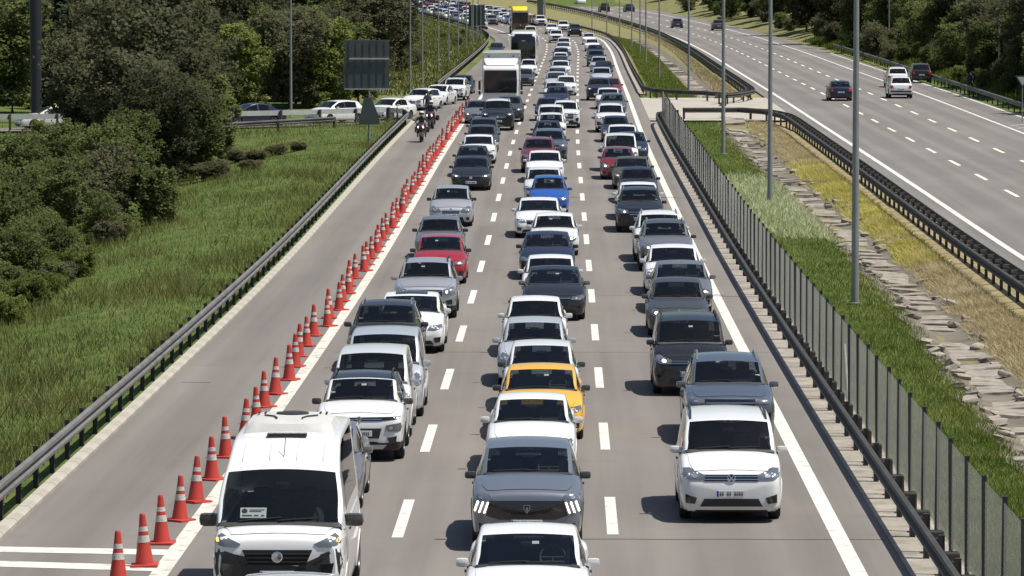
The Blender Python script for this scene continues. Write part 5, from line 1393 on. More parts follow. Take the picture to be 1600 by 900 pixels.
while y < 312:
    i += 1
    if i <= len(first): p = ground_px(*first[i-1]); y = p.y
    else:
        y += rc.uniform(3.0, 4.1); p = at(XM, y, -7.72+rc.uniform(-.12, .1))
    o = thing('traffic_cone', 'orange cone with two white bands, %s of the row counted from the bottom' % ordinal(i), 'traffic cone', p, (R(rc.uniform(-2.5, 2.5)), R(rc.uniform(-2.5, 2.5)), rc.uniform(0, 1.5)), 'cones along the shoulder line')
    s_ = rc.uniform(1.04, 1.14); o.scale = (s_*.95, s_*.95, s_)
    link('cone_body', CONE, o); link('reflective_band', CB1, o); link('reflective_band', CB2, o)

# ------------------------------------------------------------------ traffic
def solve_anchor(px, py, model, lane_z=0.0, heading=None):
    """position of a car whose windshield top centre is seen at (px, py)"""
    p = MODELS[model]; lo, hi = 30.0, 1200.0
    for _ in range(60):
        m = (lo+hi)/2; yy = proj(0, m+p['yw'], zr(m+p['yw'])+p['zw']+.02)[1]
        if yy > py: lo = m
        else: hi = m
    D = (lo+hi)/2; Y = D+p['yw']; Z = zr(Y)+p['zw']
    c = Y*math.cos(PITCH)+(CAM_H-Z)*math.sin(PITCH); X = (px-800)*c/FPX
    t = tang(XM, D)
    return X-t*p['yw'], D
# model, name, noun used in labels
NOUN = {'sedan2': 'sedan', 'sedan3': 'sedan', 'hatch2': 'hatchback', 'hatch3': 'hatchback', 'suv2': 'SUV', 'sedan': 'sedan', 'hatchback': 'hatchback', 'suv': 'SUV', 'claw': 'SUV', 'duster': 'SUV', 'aircross': 'crossover', 'caddy': 'van', 'mpv': 'van', 'ducato': 'minibus'}
NAME = {'sedan2': 'sedan_car', 'sedan3': 'sedan_car', 'hatch2': 'hatchback_car', 'hatch3': 'hatchback_car', 'suv2': 'suv_car', 'sedan': 'sedan_car', 'hatchback': 'hatchback_car', 'suv': 'suv_car', 'claw': 'suv_car', 'duster': 'suv_car', 'aircross': 'crossover_car', 'caddy': 'compact_van', 'mpv': 'compact_van', 'ducato': 'minibus'}
CWORD = {'steel': 'steel grey', 'white': 'white', 'offwhite': 'off-white', 'silver': 'silver', 'palesilver': 'pale silver', 'grey': 'grey', 'bluegrey': 'blue-grey', 'darkgrey': 'dark grey', 'black': 'black', 'navy': 'navy', 'blue': 'bright blue', 'red': 'red', 'darkred': 'dark red', 'yellow': 'yellow', 'brown': 'brown', 'olive': 'dark olive'}
LANES = {'left': ('left lane beside the cones', 'queue in the left lane'), 'middle': ('middle lane', 'queue in the middle lane'), 'right': ('right lane beside the fence', 'queue in the right lane')}
# px, py of the windshield top, model, paint, options
Lq = [(441, 735, 'ducato', 'white', dict(mirror='black', lamp='amber', label='white high-roof minibus with a paper in the windshield, front of left lane')),
 (None, None, 'sedan', 'grey', dict(pos=(-3.62, 81.0), label='grey car half hidden behind the high-roof minibus')),
 (567, 591, 'aircross', 'white', dict(roof='black', mirror='black', label='white crossover with black roof behind the hidden grey car')),
 (582, 549.5, 'mpv', 'offwhite', dict(mirror='silver', lamp='lit', label='off-white van directly behind the crossover with black roof')),
 (599, 529, 'mpv', 'palesilver', dict(label='pale silver van tucked close behind the off-white van')),
 (604, 476, 'suv', 'black', dict(label='black SUV beside the white car with dark sunroof, left lane')),
 (643, 463, 'sedan2', 'white', dict(sun=True, label='white car with dark sunroof straddling the left lane line')),
 (667, 408, 'duster', 'silver', dict(lamp='lit', label='silver off-roader with roof rails in front of the red hatchback')),
 (689, 371, 'hatch2', 'red', dict(mirror='black', lamp='lit', label='red hatchback behind the silver off-roader in the left lane')),
 (688, 341, 'sedan3', 'grey', dict(mirror='black')), (706, 295, 'hatchback', 'silver', dict(mirror='black', label='silver hatchback with open road behind it, left lane')),
 (737, 248, 'sedan2', 'black', dict(lamp='lit', label='black sedan with headlights on, leading the upper left-lane group')),
 (739, 229.5, 'sedan', 'black', dict(lamp='lit')), (748, 212.5, 'sedan2', 'white', {}), (754, 197, 'sedan3', 'darkgrey', dict(lamp='lit')), (756, 186, 'sedan2', 'darkgrey', dict(lamp='lit')),
 (778, 162.5, 'suv2', 'black', dict(roof='offwhite', lamp='lit', scale=(1.08, 1.05, 1.12), label='large black off-roader with pale roof in front of the white truck')),
 (797, 151, 'suv', 'darkgrey', dict(lamp='lit')), (748, 158, 'sedan', 'grey', dict(lamp='lit', label='grey car left of the black off-roader at the last cones')),
 (826, 94, 'hatch3', 'white', {}), (818, 108, 'sedan2', 'darkgrey', {}), (776, 68, 'sedan3', 'navy', dict(lamp='lit')), (829, 42, 'suv2', 'white', {})]
Mq = [(825, 836, 'sedan2', 'white', dict(label='white sedan at the bottom edge, first of the middle lane')), (825, 698, 'claw', 'steel', dict(lamp=None, mirror='black', label='steel-grey SUV with claw-shaped lights, second in the middle lane')),
 (831, 621, 'sedan', 'white', dict(label='white sedan between the claw-light SUV and the yellow car')), (846, 576.5, 'sedan2', 'yellow', dict(mirror='black', label='yellow sedan in the middle lane')),
 (846, 538, 'hatch2', 'white', dict(mirror='black')), (835, 504.5, 'hatchback', 'palesilver', {}), (836, 467.6, 'sedan3', 'white', {}), (866, 420.5, 'sedan2', 'black', dict(mirror='grey', label='black sedan near the right line of the middle lane')),
 (860, 402, 'sedan', 'white', {}), (855, 367, 'sedan2', 'navy', {}), (866, 335.5, 'sedan3', 'white', dict(lamp='lit', label='white sedan shifted right, behind the navy sedan')), (842, 311.5, 'sedan2', 'white', {}),
 (858, 278.5, 'hatch3', 'blue', dict(lamp='lit', label='bright blue hatchback in the middle lane')), (850, 263.5, 'sedan', 'offwhite', dict(mirror='black')), (851, 237.5, 'sedan2', 'white', {}),
 (842, 218, 'suv', 'darkred', {}), (858, 204.5, 'suv2', 'bluegrey', dict(lamp='lit')), (856, 191, 'sedan3', 'black', {}), (861, 178, 'suv', 'white', {}), (861, 167, 'caddy', 'white', {}),
 (858, 155, 'sedan2', 'navy', {}), (884, 159, 'suv2', 'white', dict(label='white SUV hugging the dashed line right of the white van')), (871, 137, 'sedan', 'navy', {}), (868, 129, 'sedan2', 'offwhite', {}), (869, 114, 'suv', 'palesilver', {}), (884, 119, 'sedan3', 'white', {}), (871, 106, 'sedan2', 'palesilver', {}),
 (876, 96, 'sedan', 'white', {}), (875, 88.5, 'sedan2', 'grey', {}), (876, 83, 'sedan3', 'white', {}), (877, 75.5, 'hatch2', 'navy', {}), (880, 67, 'sedan2', 'offwhite', {}), (881, 60, 'sedan', 'white', {}), (869, 47.5, 'suv2', 'white', {}), (862, 38, 'sedan2', 'white', {}), (880, 33, 'suv', 'white', {})]
Rq = [(1138, 657, 'caddy', 'white', dict(label='white van with roof rails, front of the right lane')), (1136, 566, 'suv2', 'bluegrey', dict(lamp=None, label='blue-grey SUV close behind the white roof-rail van')), (1077, 500, 'caddy', 'black', dict(lamp='lit', label='black van with headlights on in the right lane')),
 (1058, 441.5, 'sedan3', 'darkgrey', dict(lamp='lit')), (1063, 411.5, 'sedan2', 'grey', dict(lamp='lit')), (1051, 387.5, 'sedan', 'white', {}), (1039, 346.5, 'suv', 'grey', dict(lamp='lit', mirror='black', roof='darkgrey')), (1032, 338, 'suv2', 'white', {}),
 (999, 296, 'suv', 'black', dict(lamp='lit', label='black SUV near the lane line with its left lamp lit')), (997, 287.5, 'sedan2', 'white', {}), (996, 264, 'sedan3', 'navy', {}), (987, 246.5, 'sedan2', 'olive', dict(lamp='amber', label='dark olive sedan with a yellow lamp, behind the navy one')),
 (966, 232, 'hatchback', 'darkred', dict(lamp='lit', label='dark red hatchback at the left of the right lane')), (969, 211.5, 'mpv', 'white', dict(label='white van right behind the dark red hatchback')), (986, 208.5, 'sedan', 'navy', dict(label='navy car squeezed right of the white van by the edge line')),
 (972, 197, 'sedan2', 'white', dict(lamp='amber')), (962, 183, 'sedan3', 'navy', {}), (954, 165, 'suv2', 'white', dict(lamp='lit')), (957, 147, 'suv', 'bluegrey', {}), (950, 139, 'sedan2', 'white', {}), (936, 123, 'suv2', 'navy', dict(lamp='lit')), (956, 125, 'hatch3', 'darkred', dict(label='dark red car pushed over to the right edge line, far up the queue')),
 (940, 107, 'sedan', 'palesilver', {}), (943, 96, 'sedan2', 'black', {}), (936, 90, 'sedan3', 'palesilver', {}), (931, 79, 'suv', 'navy', {}), (930, 71, 'sedan2', 'navy', {}), (925, 61, 'hatch2', 'white', {}), (920, 52, 'hatchback', 'white', {}), (898, 39, 'suv2', 'black', dict(lamp='lit', label='black SUV with both headlights lit at the start of the bend'))]
# cars on the bend, only a few pixels each: lane offset, distance
far_q = []
rf = random.Random(21)
for u in (-9.2, -5.6, -1.9, 1.9):
    y = 716.0 if u > -3 else (690.0 if u < -8 else 722.0)
    while y < 905:
        far_q.append((u+rf.uniform(-.25, .25), y, rf.choice(['sedan', 'sedan2', 'sedan3', 'hatchback', 'hatch2', 'suv', 'suv2', 'caddy']), rf.choice(['white', 'white', 'white', 'offwhite', 'palesilver', 'navy', 'black', 'grey', 'red', 'blue'])))
        y += rf.uniform(5.9, 7.6)

used = []
def free_spot(X, D, model):
    """keep a hand's breadth between bumpers when two cars share a track"""
    L, W = MODELS[model]['L'], MODELS[model]['W']
    for _ in range(60):
        hit = None
        for (x, d, l_, w_) in used:
            if abs(x-X) < (W+w_)/2+.05 and D < d+l_+.35 and d < D+L+.35: hit = (x, d, l_, w_)
        if hit is None: break
        D = hit[1]+hit[2]+.4 if D >= hit[1] else hit[1]-L-.4
    used.append((X, D, L, W))
    return X, D
def road_rot(D): return (math.atan(float(ZR(D+3.5)-ZR(D+.5))/3), 0, -math.atan(tang(XM, D+2)))
QUEUE = {}
for lane, qs in (('left', Lq), ('middle', Mq), ('right', Rq)):
    placed = []
    for i, (px, py, model, paint, op) in enumerate(qs):
        if op.get('pos'): X, D = op['pos']
        else: X, D = solve_anchor(px, py, model)
        if lane == 'left' and 150 < (py or 999) < 160: pass
        X, D = free_spot(X, D, model); placed.append((D, X, i))
    placed.sort()
    prev = None
    for rank, (D, X, i) in enumerate(placed):
        px, py, model, paint, op = qs[i]
        lab = op.get('label')
        if not lab:
            lab = '%s %s, %s vehicle of the %s' % (CWORD[paint], NOUN[model], ordinal(rank+1), LANES[lane][0])
        root, ob = place_car(NAME[model], model, paint, lab, 'car' if NOUN[model] not in ('van', 'minibus') else NOUN[model], (X, D, zr(D)), road_rot(D), LANES[lane][1], roof=op.get('roof'), mirror=op.get('mirror'), lamp=op.get('lamp'), scale=op.get('scale') or (1+.025*math.sin(D*3.1), 1+.02*math.sin(D*1.7), 1+.02*math.sin(D*2.3)), near=D < NEAR_D)
        QUEUE[(lane, i)] = (root, ob, model)
        if op.get('sun'):
            P_ = PROTO[model]; q = MB(); vs = []; ZT = P_['ZT']; p_ = P_['p']
            for yy_ in np.linspace(p_['yw']+.10, p_['yw']+.75, 4):
                for xx in np.linspace(-.42, .42, 5): vs.append((xx, yy_, float(ZT(yy_))+.035*(1-(xx/.6)**2)+.012))
            q.add(vs, [(r_*5+c_, r_*5+c_+1, r_*5+c_+6, r_*5+c_+5) for r_ in range(3) for c_ in range(4)]); link('sunroof', q.mesh('sunroof', M['gloss_black'], True), root)
fg = 'vehicles on the far bend'
for (u, y, model, paint) in far_q:
    p = at(XM, y, u); X, D = free_spot(p.x, p.y, model)
    pr = road_rot(D)
    place_car(NAME[model], model, paint, '%s %s far off in the traffic on the bend' % (CWORD[paint], NOUN[model]), 'car', (X, D, zr(D)), pr, fg+', '+CWORD[paint]+' '+NOUN[model], near=False)
# the roof of one more car just inside the lower edge
place_car('sedan_car', 'hatchback', 'palesilver', 'pale roof of a car at the bottom edge before the minibus', 'car', (at_px(447, 60), 57.4, 0), road_rot(58), 'queue in the left lane')

# minibus extras: roof unit, vent, paper in the windshield, side mirrors are black
root, ob, model = QUEUE[('left', 0)]
ZT = PROTO['ducato']['ZT']
q = MB()
prof = [(2.75, .0), (2.85, .14), (3.1, .20), (4.2, .20), (4.45, .13), (4.55, 0)]
for (xx, s_) in ((.66, 1.0),):
    vs = []; fs = []
    cols = [(-.72, 0), (-.66, .75), (-.5, 1), (-.2, 1.04), (.2, 1.04), (.5, 1), (.66, .75), (.72, 0)]
    for (yy_, hh) in prof:
        for (cx, f_) in cols: vs.append((cx, yy_, float(ZT(yy_))+.0+hh*f_+.0))
    nc_ = len(cols)
    for a in range(len(prof)-1):
        for b in range(nc_-1): fs.append((a*nc_+b, a*nc_+b+1, (a+1)*nc_+b+1, (a+1)*nc_+b))
    q.add(vs, fs)
ac = link('air_conditioner', q.mesh('air_conditioner', mat('roof_unit_plastic', (.52, .52, .50), .6, noise=(3, .6, (.4, .39, .36))), True), root); QUEUE['ac'] = ac
q = MB(); zt_ = float(ZT(3.6))+.212; q.lathe([(.26, 0), (.26, .02), (.2, .03), (.001, .03)], 20); link('fan', q.mesh('fan', M['trim'], True), ac, (0, 3.85, zt_-.005))
for s_ in (-1, 1):
    q = MB(); q.tube([(s_*.20, 3.05, zt_+.004), (s_*.26, 3.3, zt_+.006), (s_*.42, 3.5, zt_+.004)], .014, 5); link('hose', q.mesh('hose', M['trim']), ac)
    for xx_ in (.44, .54):
        q = MB(); q.box((s_*xx_, 3.95, zt_+.003), (.03, .22, .014), 0); link('vent_slot', q.mesh('vent_slot', M['trim']), ac)
q = MB(); zv = float(ZT(2.42))+.035; q.box((0, 2.42, zv), (.62, .22, .05), 0, .015)
for k_ in range(5): q.box((-.24+.12*k_, 2.40, zv+.026), (.09, .18, .012), 1)
link('roof_vent', q.mesh('roof_vent', [M['trim'], M['gloss_black']]), root, None, None)
for xx in (-.62, -.21, .21, .62):
    q = MB(); q.tube([(xx, yy_, float(ZT(yy_))+.035*(1-(xx/.85)**2)-.002) for yy_ in np.linspace(1.45, 2.25, 7)], [.002, .014, .016, .016, .016, .014, .002], 6); link('roof_rib', q.mesh('roof_rib', PAINT['offwhite'], True), root)
q = MB(); q.tube([(0, 1.62, float(ZT(1.62))+.03), (.02, 1.8, float(ZT(1.8))+.30)], .006, 5); link('antenna', q.mesh('antenna', M['trim']), root)
# paper card with an emblem and lines of print, standing behind the glass
q = MB(); q.box((0, 0, 0), (.40, .006, .19), 0)
q.lathe([(.045, 0), (.001, .001)], 16, 1, Matrix.Rotation(PI/2, 3, 'X')); nv = 32
q.v[-nv:] = [(a-.135, b-.006, c+.03) for a, b, c in q.v[-nv:]]
for (x0, x1, z_) in ((-.06, .17, .05), (-.06, .12, .02), (-.17, -.02, -.055), (.01, .08, -.055), (.12, .17, -.055)): q.box(((x0+x1)/2, -.005, z_), (x1-x0, .003, .016 if z_ > 0 else .024), 1)
pc = link('paper_card', q.mesh('paper_card', [M['white'], M['ink']]), root, (-.42, .83, 1.50), (R(-42), 0, 0))
# toll stickers and papers behind other windshields
q = MB(); q.box((0, 0, 0), (.10, .004, .06), 0); STK = q.mesh('sticker', M['white'])
for key in [('middle', 0), ('middle', 3), ('left', 2), ('left', 8), ('middle', 7), ('middle', 10), ('middle', 12), ('right', 2), ('left', 10), ('left', 7)]:
    root, ob, model = QUEUE[key]; p_ = MODELS[model]; t_ = .78; yy_ = p_['yc']+(p_['yw']-p_['yc'])*t_; zz_ = float(PROTO[model]['ZT'](yy_))
    link('sticker', STK, root, (random.uniform(-.15, .12), yy_+.04, zz_-.035), (R(-55), 0, 0))

# ------------------------------------------------------------------ cars leaving by the exit ramp
def ramp_car(tpos, model, paint, label, near=True, off=0.0, lamp=None):
    p, q, nrm = path_frame(tpos); p = p+nrm*off
    place_car(NAME[model], model, paint, label, 'car', p, (0, 0, math.atan2(q.y, q.x)+PI/2), 'cars leaving by the exit ramp', near=near, lamp=lamp)
tof = lambda X: float(np.interp(X, _rp[::-1, 0], _rd[::-1]))
def ramp_at_px(px):                                    # ramp position seen at a picture column
    c = 800+FPX*_rp[:, 0]/_rp[:, 1]; k_ = np.argmin(np.abs(c-px)+(0 if True else 0)); return float(_rd[k_])
place_car('sedan_car', 'sedan', 'navy', 'navy car last in the line turning off to the exit ramp', 'car', (-4.0, 352, zr(352)), (0, 0, R(-3)), 'cars leaving by the exit ramp', near=True)
place_car('suv_car', 'suv', 'white', 'white car with dark grille in front of the navy one, at the ramp mouth', 'car', (-4.45, 335, zr(335)), (0, 0, R(-6)), 'cars leaving by the exit ramp')
place_car('sedan_car', 'sedan', 'white', 'white sedan behind the standing motorcyclist at the ramp mouth', 'car', (-5.75, 324, zr(324)), (0, 0, R(-12)), 'cars leaving by the exit ramp')
place_car('sedan_car', 'hatchback', 'white', 'white hatchback at the ramp mouth, left of the white sedan', 'car', (-7.1, 314.5, 2.18), (0, 0, R(-22)), 'cars leaving by the exit ramp')
for (X, lb, mdl, pt) in ((-9.3, 'white car on the ramp directly right of the house-shaped sign', 'sedan', 'white'), (-13.2, 'cream-white car on the ramp left of the house-shaped sign', 'hatchback', 'white'), (-19.0, 'dark car on the ramp right of the tall dark tree', 'sedan', 'navy'), (-31.5, 'white car with a yellow roof light on the ramp at far left', 'sedan', 'white')):
    t_ = tof(X); p, q_, nrm = path_frame(t_)
    r_, o_ = place_car(NAME[mdl], mdl, pt, lb, 'car', p, (0, 0, math.atan2(q_.y, q_.x)+PI/2), 'cars leaving by the exit ramp')
    if 'yellow roof' in lb:
        q = MB(); q.box((0, 2.5, 1.56), (.5, .16, .13), 0, .03); link('roof_light', q.mesh('roof_light', mat('roof_light_yellow', (.75, .75, .1), .4)), r_)

# ------------------------------------------------------------------ the other carriageway: cars driving away
def away(px, py, model, paint, label, near=True, lamp=None, roof=None):
    p = ground_px(px, py); t = tang(XC, p.y); L = MODELS[model]['L']
    place_car(NAME[model], model, paint, label, 'car', (p.x+t*L, p.y+L, zr(p.y+L)), (-math.atan(float(ZR(p.y+3)-ZR(p.y))/3), 0, PI-math.atan(t)), 'cars driving away on the other carriageway', near=near, roof=roof)
away(1314, 158, 'sedan', 'navy', 'dark sedan driving away past the second median lamp post')
away(1408, 154, 'suv', 'white', 'white SUV driving away, rear of the white pair')
away(1403, 137, 'suv', 'white', 'white car driving just ahead of the white SUV')
away(1440, 130, 'suv', 'black', 'black SUV halted on the far shoulder by the outer rail')
away(1059, 44, 'hatchback', 'navy', 'navy car driving away alone, left of the dark one')
away(1123, 48, 'suv', 'darkgrey', 'dark car driving away behind a median lamp post')
away(985, 19, 'sedan', 'navy', 'small dark car driving away near the top, right one', False)
away(946, 19, 'suv', 'black', 'small dark car driving away near the top, left one', False)
away(909, 8, 'sedan', 'white', 'tiny white car driving away at the top edge', False)

# ------------------------------------------------------------------ heavy vehicles
def wheels(root, axles, hw, r, wd=.28):
    ty, rm = wheel_meshes(r, wd)
    for a in axles:
        for s_ in (1, -1):
            o = link('wheel', ty, root, (s_*(hw-wd/2-.02), a, r), None if s_ > 0 else (0, 0, PI)); link('rim', rm, o)
def lofted(sec, name, mats, close=True):
    """skin through outlines that share a point count; sec = list of lists of 3D points"""
    q = MB(); n_ = len(sec[0]); vs = [v for s_ in sec for v in s_]; fs = []
    for i in range(len(sec)-1):
        for k_ in range(n_): fs.append((i*n_+k_, i*n_+(k_+1) % n_, (i+1)*n_+(k_+1) % n_, (i+1)*n_+k_))
    if close: fs += [tuple(range(n_))[::-1], tuple((len(sec)-1)*n_+k_ for k_ in range(n_))]
    q.add(vs, fs); return q.mesh(name, mats, True)
def rrect(w_, z0, z1, y, rad=.12, n_=4, tz_=0.0):
    out = []
    for (cx, cz, a0) in ((w_-rad, z0+rad, -90), (w_-rad, z1-rad, 0), (-w_+rad, z1-rad, 90), (-w_+rad, z0+rad, 180)):
        for k_ in range(n_+1):
            a = R(a0+90*k_/n_); out.append((cx+rad*math.cos(a), y, cz+rad*math.sin(a)))
    return out
def lorry(name, label, loc, rot, cab_paint, box_paint, dome=False):
    t = thing(name, label, 'truck', loc, rot)
    cab = lofted([rrect(1.14, .42, 3.0, .10, .2), rrect(1.2, .38, 3.2, .0+.18, .18), rrect(1.23, .38, 3.38, .55, .15), rrect(1.23, .38, 3.45, 1.2, .12), rrect(1.23, .5, 3.45, 2.1, .1)], 'cab', PAINT[cab_paint]); link('cab', cab, t)
    q = MB(); q.prism([(-1.10, 1.55), (1.10, 1.55), (1.12, 2.3), (1.08, 3.08), (-1.08, 3.08), (-1.12, 2.3)], 'y', .02, .2); link('windshield', q.mesh('windshield', M['gloss_black']), t)
    q = MB(); q.prism(rounded([(-.72, 1.0), (.72, 1.0), (.62, .72), (-.62, .72)], .2), 'y', .05, .15); g_ = link('grille', q.mesh('grille', M['trim']), t)
    q = MB(); q.lathe([(.09, 0), (.09, .02), (.001, .03)], 16, 0, Matrix.Rotation(PI/2, 3, 'X')); link('badge', q.mesh('badge', M['chrome'], True), g_, (0, .04, 1.26))
    q = MB(); q.box((0, .08, .50), (2.36, .22, .28), 0, .05); link('bumper', q.mesh('bumper', PAINT['darkgrey' if not dome else 'brown']), t)
    for s_ in (-1, 1):
        q = MB(); q.box((s_*.92, .0, .60), (.38, .1, .18), 0, .03); link('headlight', q.mesh('headlight', M['lens']), t)
        q = MB(); q.box((s_*1.42, .25, 2.05), (.16, .14, .62), 0, .04); q.box((s_*1.42, .25, 1.55), (.16, .14, .24), 0, .04); q.tube([(s_*1.2, .3, 2.4), (s_*1.42, .25, 2.4)], .02, 6); link('mirror', q.mesh('mirror', M['trim']), t)
        q = MB(); q.prism([(.55, 1.6), (1.45, 1.6), (1.45, 2.45), (.75, 2.45)], 'x', s_*1.225, s_*1.238); link('side_window', q.mesh('side_window', M['gloss_black']), t)
    q = MB(); q.tube([(-.2, .0, 1.66), (.55, .0, 1.95)], .014, 5); link('wiper', q.mesh('wiper', M['trim']), t)
    if dome:
        link('roof_deflector', lofted([rrect(.95, 2.95, 3.2, .5, .1), rrect(1.1, 2.98, 3.7, 1.1, .15), rrect(1.15, 3.0, 4.0, 1.9, .15)], 'roof_deflector', PAINT[box_paint]), t)
        q = MB(); q.prism([(-1.25, 1.3), (1.25, 1.3), (1.28, 4.0), (1.2, 4.05), (-1.2, 4.05), (-1.28, 4.0)], 'y', 2.3, 8.2); link('tipper_body', q.mesh('tipper_body', PAINT[box_paint]), t)
    else:
        link('roof_deflector', lofted([rrect(.95, 3.3, 3.42, .45, .04), rrect(1.12, 3.38, 3.65, 1.0, .08), rrect(1.18, 3.4, 3.85, 1.9, .1)], 'roof_deflector', PAINT[cab_paint]), t)
        q = MB(); q.box((0, 5.9, 2.6), (2.5, 7.3, 3.3), 0, .03); q.box((0, 2.235, 4.17), (2.52, .05, .10), 1); q.box((0, 2.235, 1.0), (2.52, .05, .08), 1)
        for s_ in (-1, 1): q.box((s_*1.235, 2.235, 2.35), (.06, .05, 3.3), 1)
        link('cargo_box', q.mesh('cargo_box', [PAINT[box_paint], M['railw']]), t)
        for s_ in (-1, 1):
            q = MB(); q.box((s_*.85, 2.19, 3.98), (.12, .05, .07), 0, .01); link('marker_lamp', q.mesh('marker_lamp', M['trim']), t)
    q = MB(); q.box((0, 5, .75), (1.0, 8, .3), 0); link('chassis', q.mesh('chassis', M['trim']), t)
    wheels(t, (1.35, 6.4, 7.6) if dome else (1.35, 6.8), 1.24, .5)
    return t
D = 303.0; lorry('box_truck', 'white box truck with dark windshield in the left lane', (at_px(782, D), D, zr(D)), road_rot(D), 'white', 'white')
D = 655.0; lorry('tipper_truck', 'yellow truck with brown front, far up the left lane', (at_px(813, D), D, zr(D)), road_rot(D), 'brown', 'truckyellow', True)
def coach(label, loc, rot):
    t = thing('coach_bus', label, 'bus', loc, rot)
    secs = [rrect(1.05, .35, 3.05, .12, .32), rrect(1.2, .32, 3.35, .02+.25, .34), rrect(1.26, .32, 3.58, .9, .3), rrect(1.27, .32, 3.65, 2.0, .22), rrect(1.27, .34, 3.65, 11.7, .2), rrect(1.2, .5, 3.5, 12.0, .3)]
    link('body', lofted(secs, 'body', PAINT['white']), t)
    # wrap-round windshield
    q = MB(); fs = []; vs = []
    zs = [.95, 1.5, 2.0, 2.5, 3.0, 3.42]; ys_ = [-.03, -.04, -.03, .0, .04, .22]
    for z_, y_ in zip(zs, ys_):
        for x_ in np.linspace(-1.12, 1.12, 9): vs.append((x_*(1.07 if z_ < 2.9 else 1.03 if z_ < 3.2 else .86), y_+.12*abs(x_/1.12)**3, z_))
    for a in range(5):
        for b in range(8): fs.append((a*9+b, a*9+b+1, (a+1)*9+b+1, (a+1)*9+b))
    q.add(vs, fs); link('windshield', q.mesh('windshield', M['gloss_black'], True), t)
    q = MB(); q.box((0, .02, .78), (2.2, .2, .42), 0, .08); link('front_panel', q.mesh('front_panel', PAINT['black']), t)
    q = MB(); q.box((0, -.05, 2.72), (.34, .03, .08), 0); link('route_card', q.mesh('route_card', M['coneband']), t)
    q = MB(); q.box((0, .1, .45), (2.4, .3, .26), 0, .08); link('bumper', q.mesh('bumper', PAINT['white']), t)
    for s_ in (-1, 1):
        q = MB(); q.box((s_*.95, -.02, .72), (.34, .2, .22), 0, .06); link('headlight', q.mesh('headlight', M['lens']), t)
        q = MB(); q.tube([(s_*1.1, .2, 3.3), (s_*1.45, -.25, 3.2), (s_*1.5, -.3, 2.9)], .035, 6); q.box((s_*1.5, -.3, 2.55), (.22, .14, .62), 0, .05); link('mirror', q.mesh('mirror', [PAINT['white']]), t)
        for k_ in range(7):
            q = MB(); q.box((s_*1.272, 1.6+1.45*k_, 2.45), (.02, 1.38, 1.15), 0); link('side_window', q.mesh('side_window', M['gloss_black']), t)
    wheels(t, (2.4, 9.2), 1.27, .5)
D = 446.0; coach('coach with tall black windshield behind the white box truck', (at_px(818, D), D, zr(D)), road_rot(D))

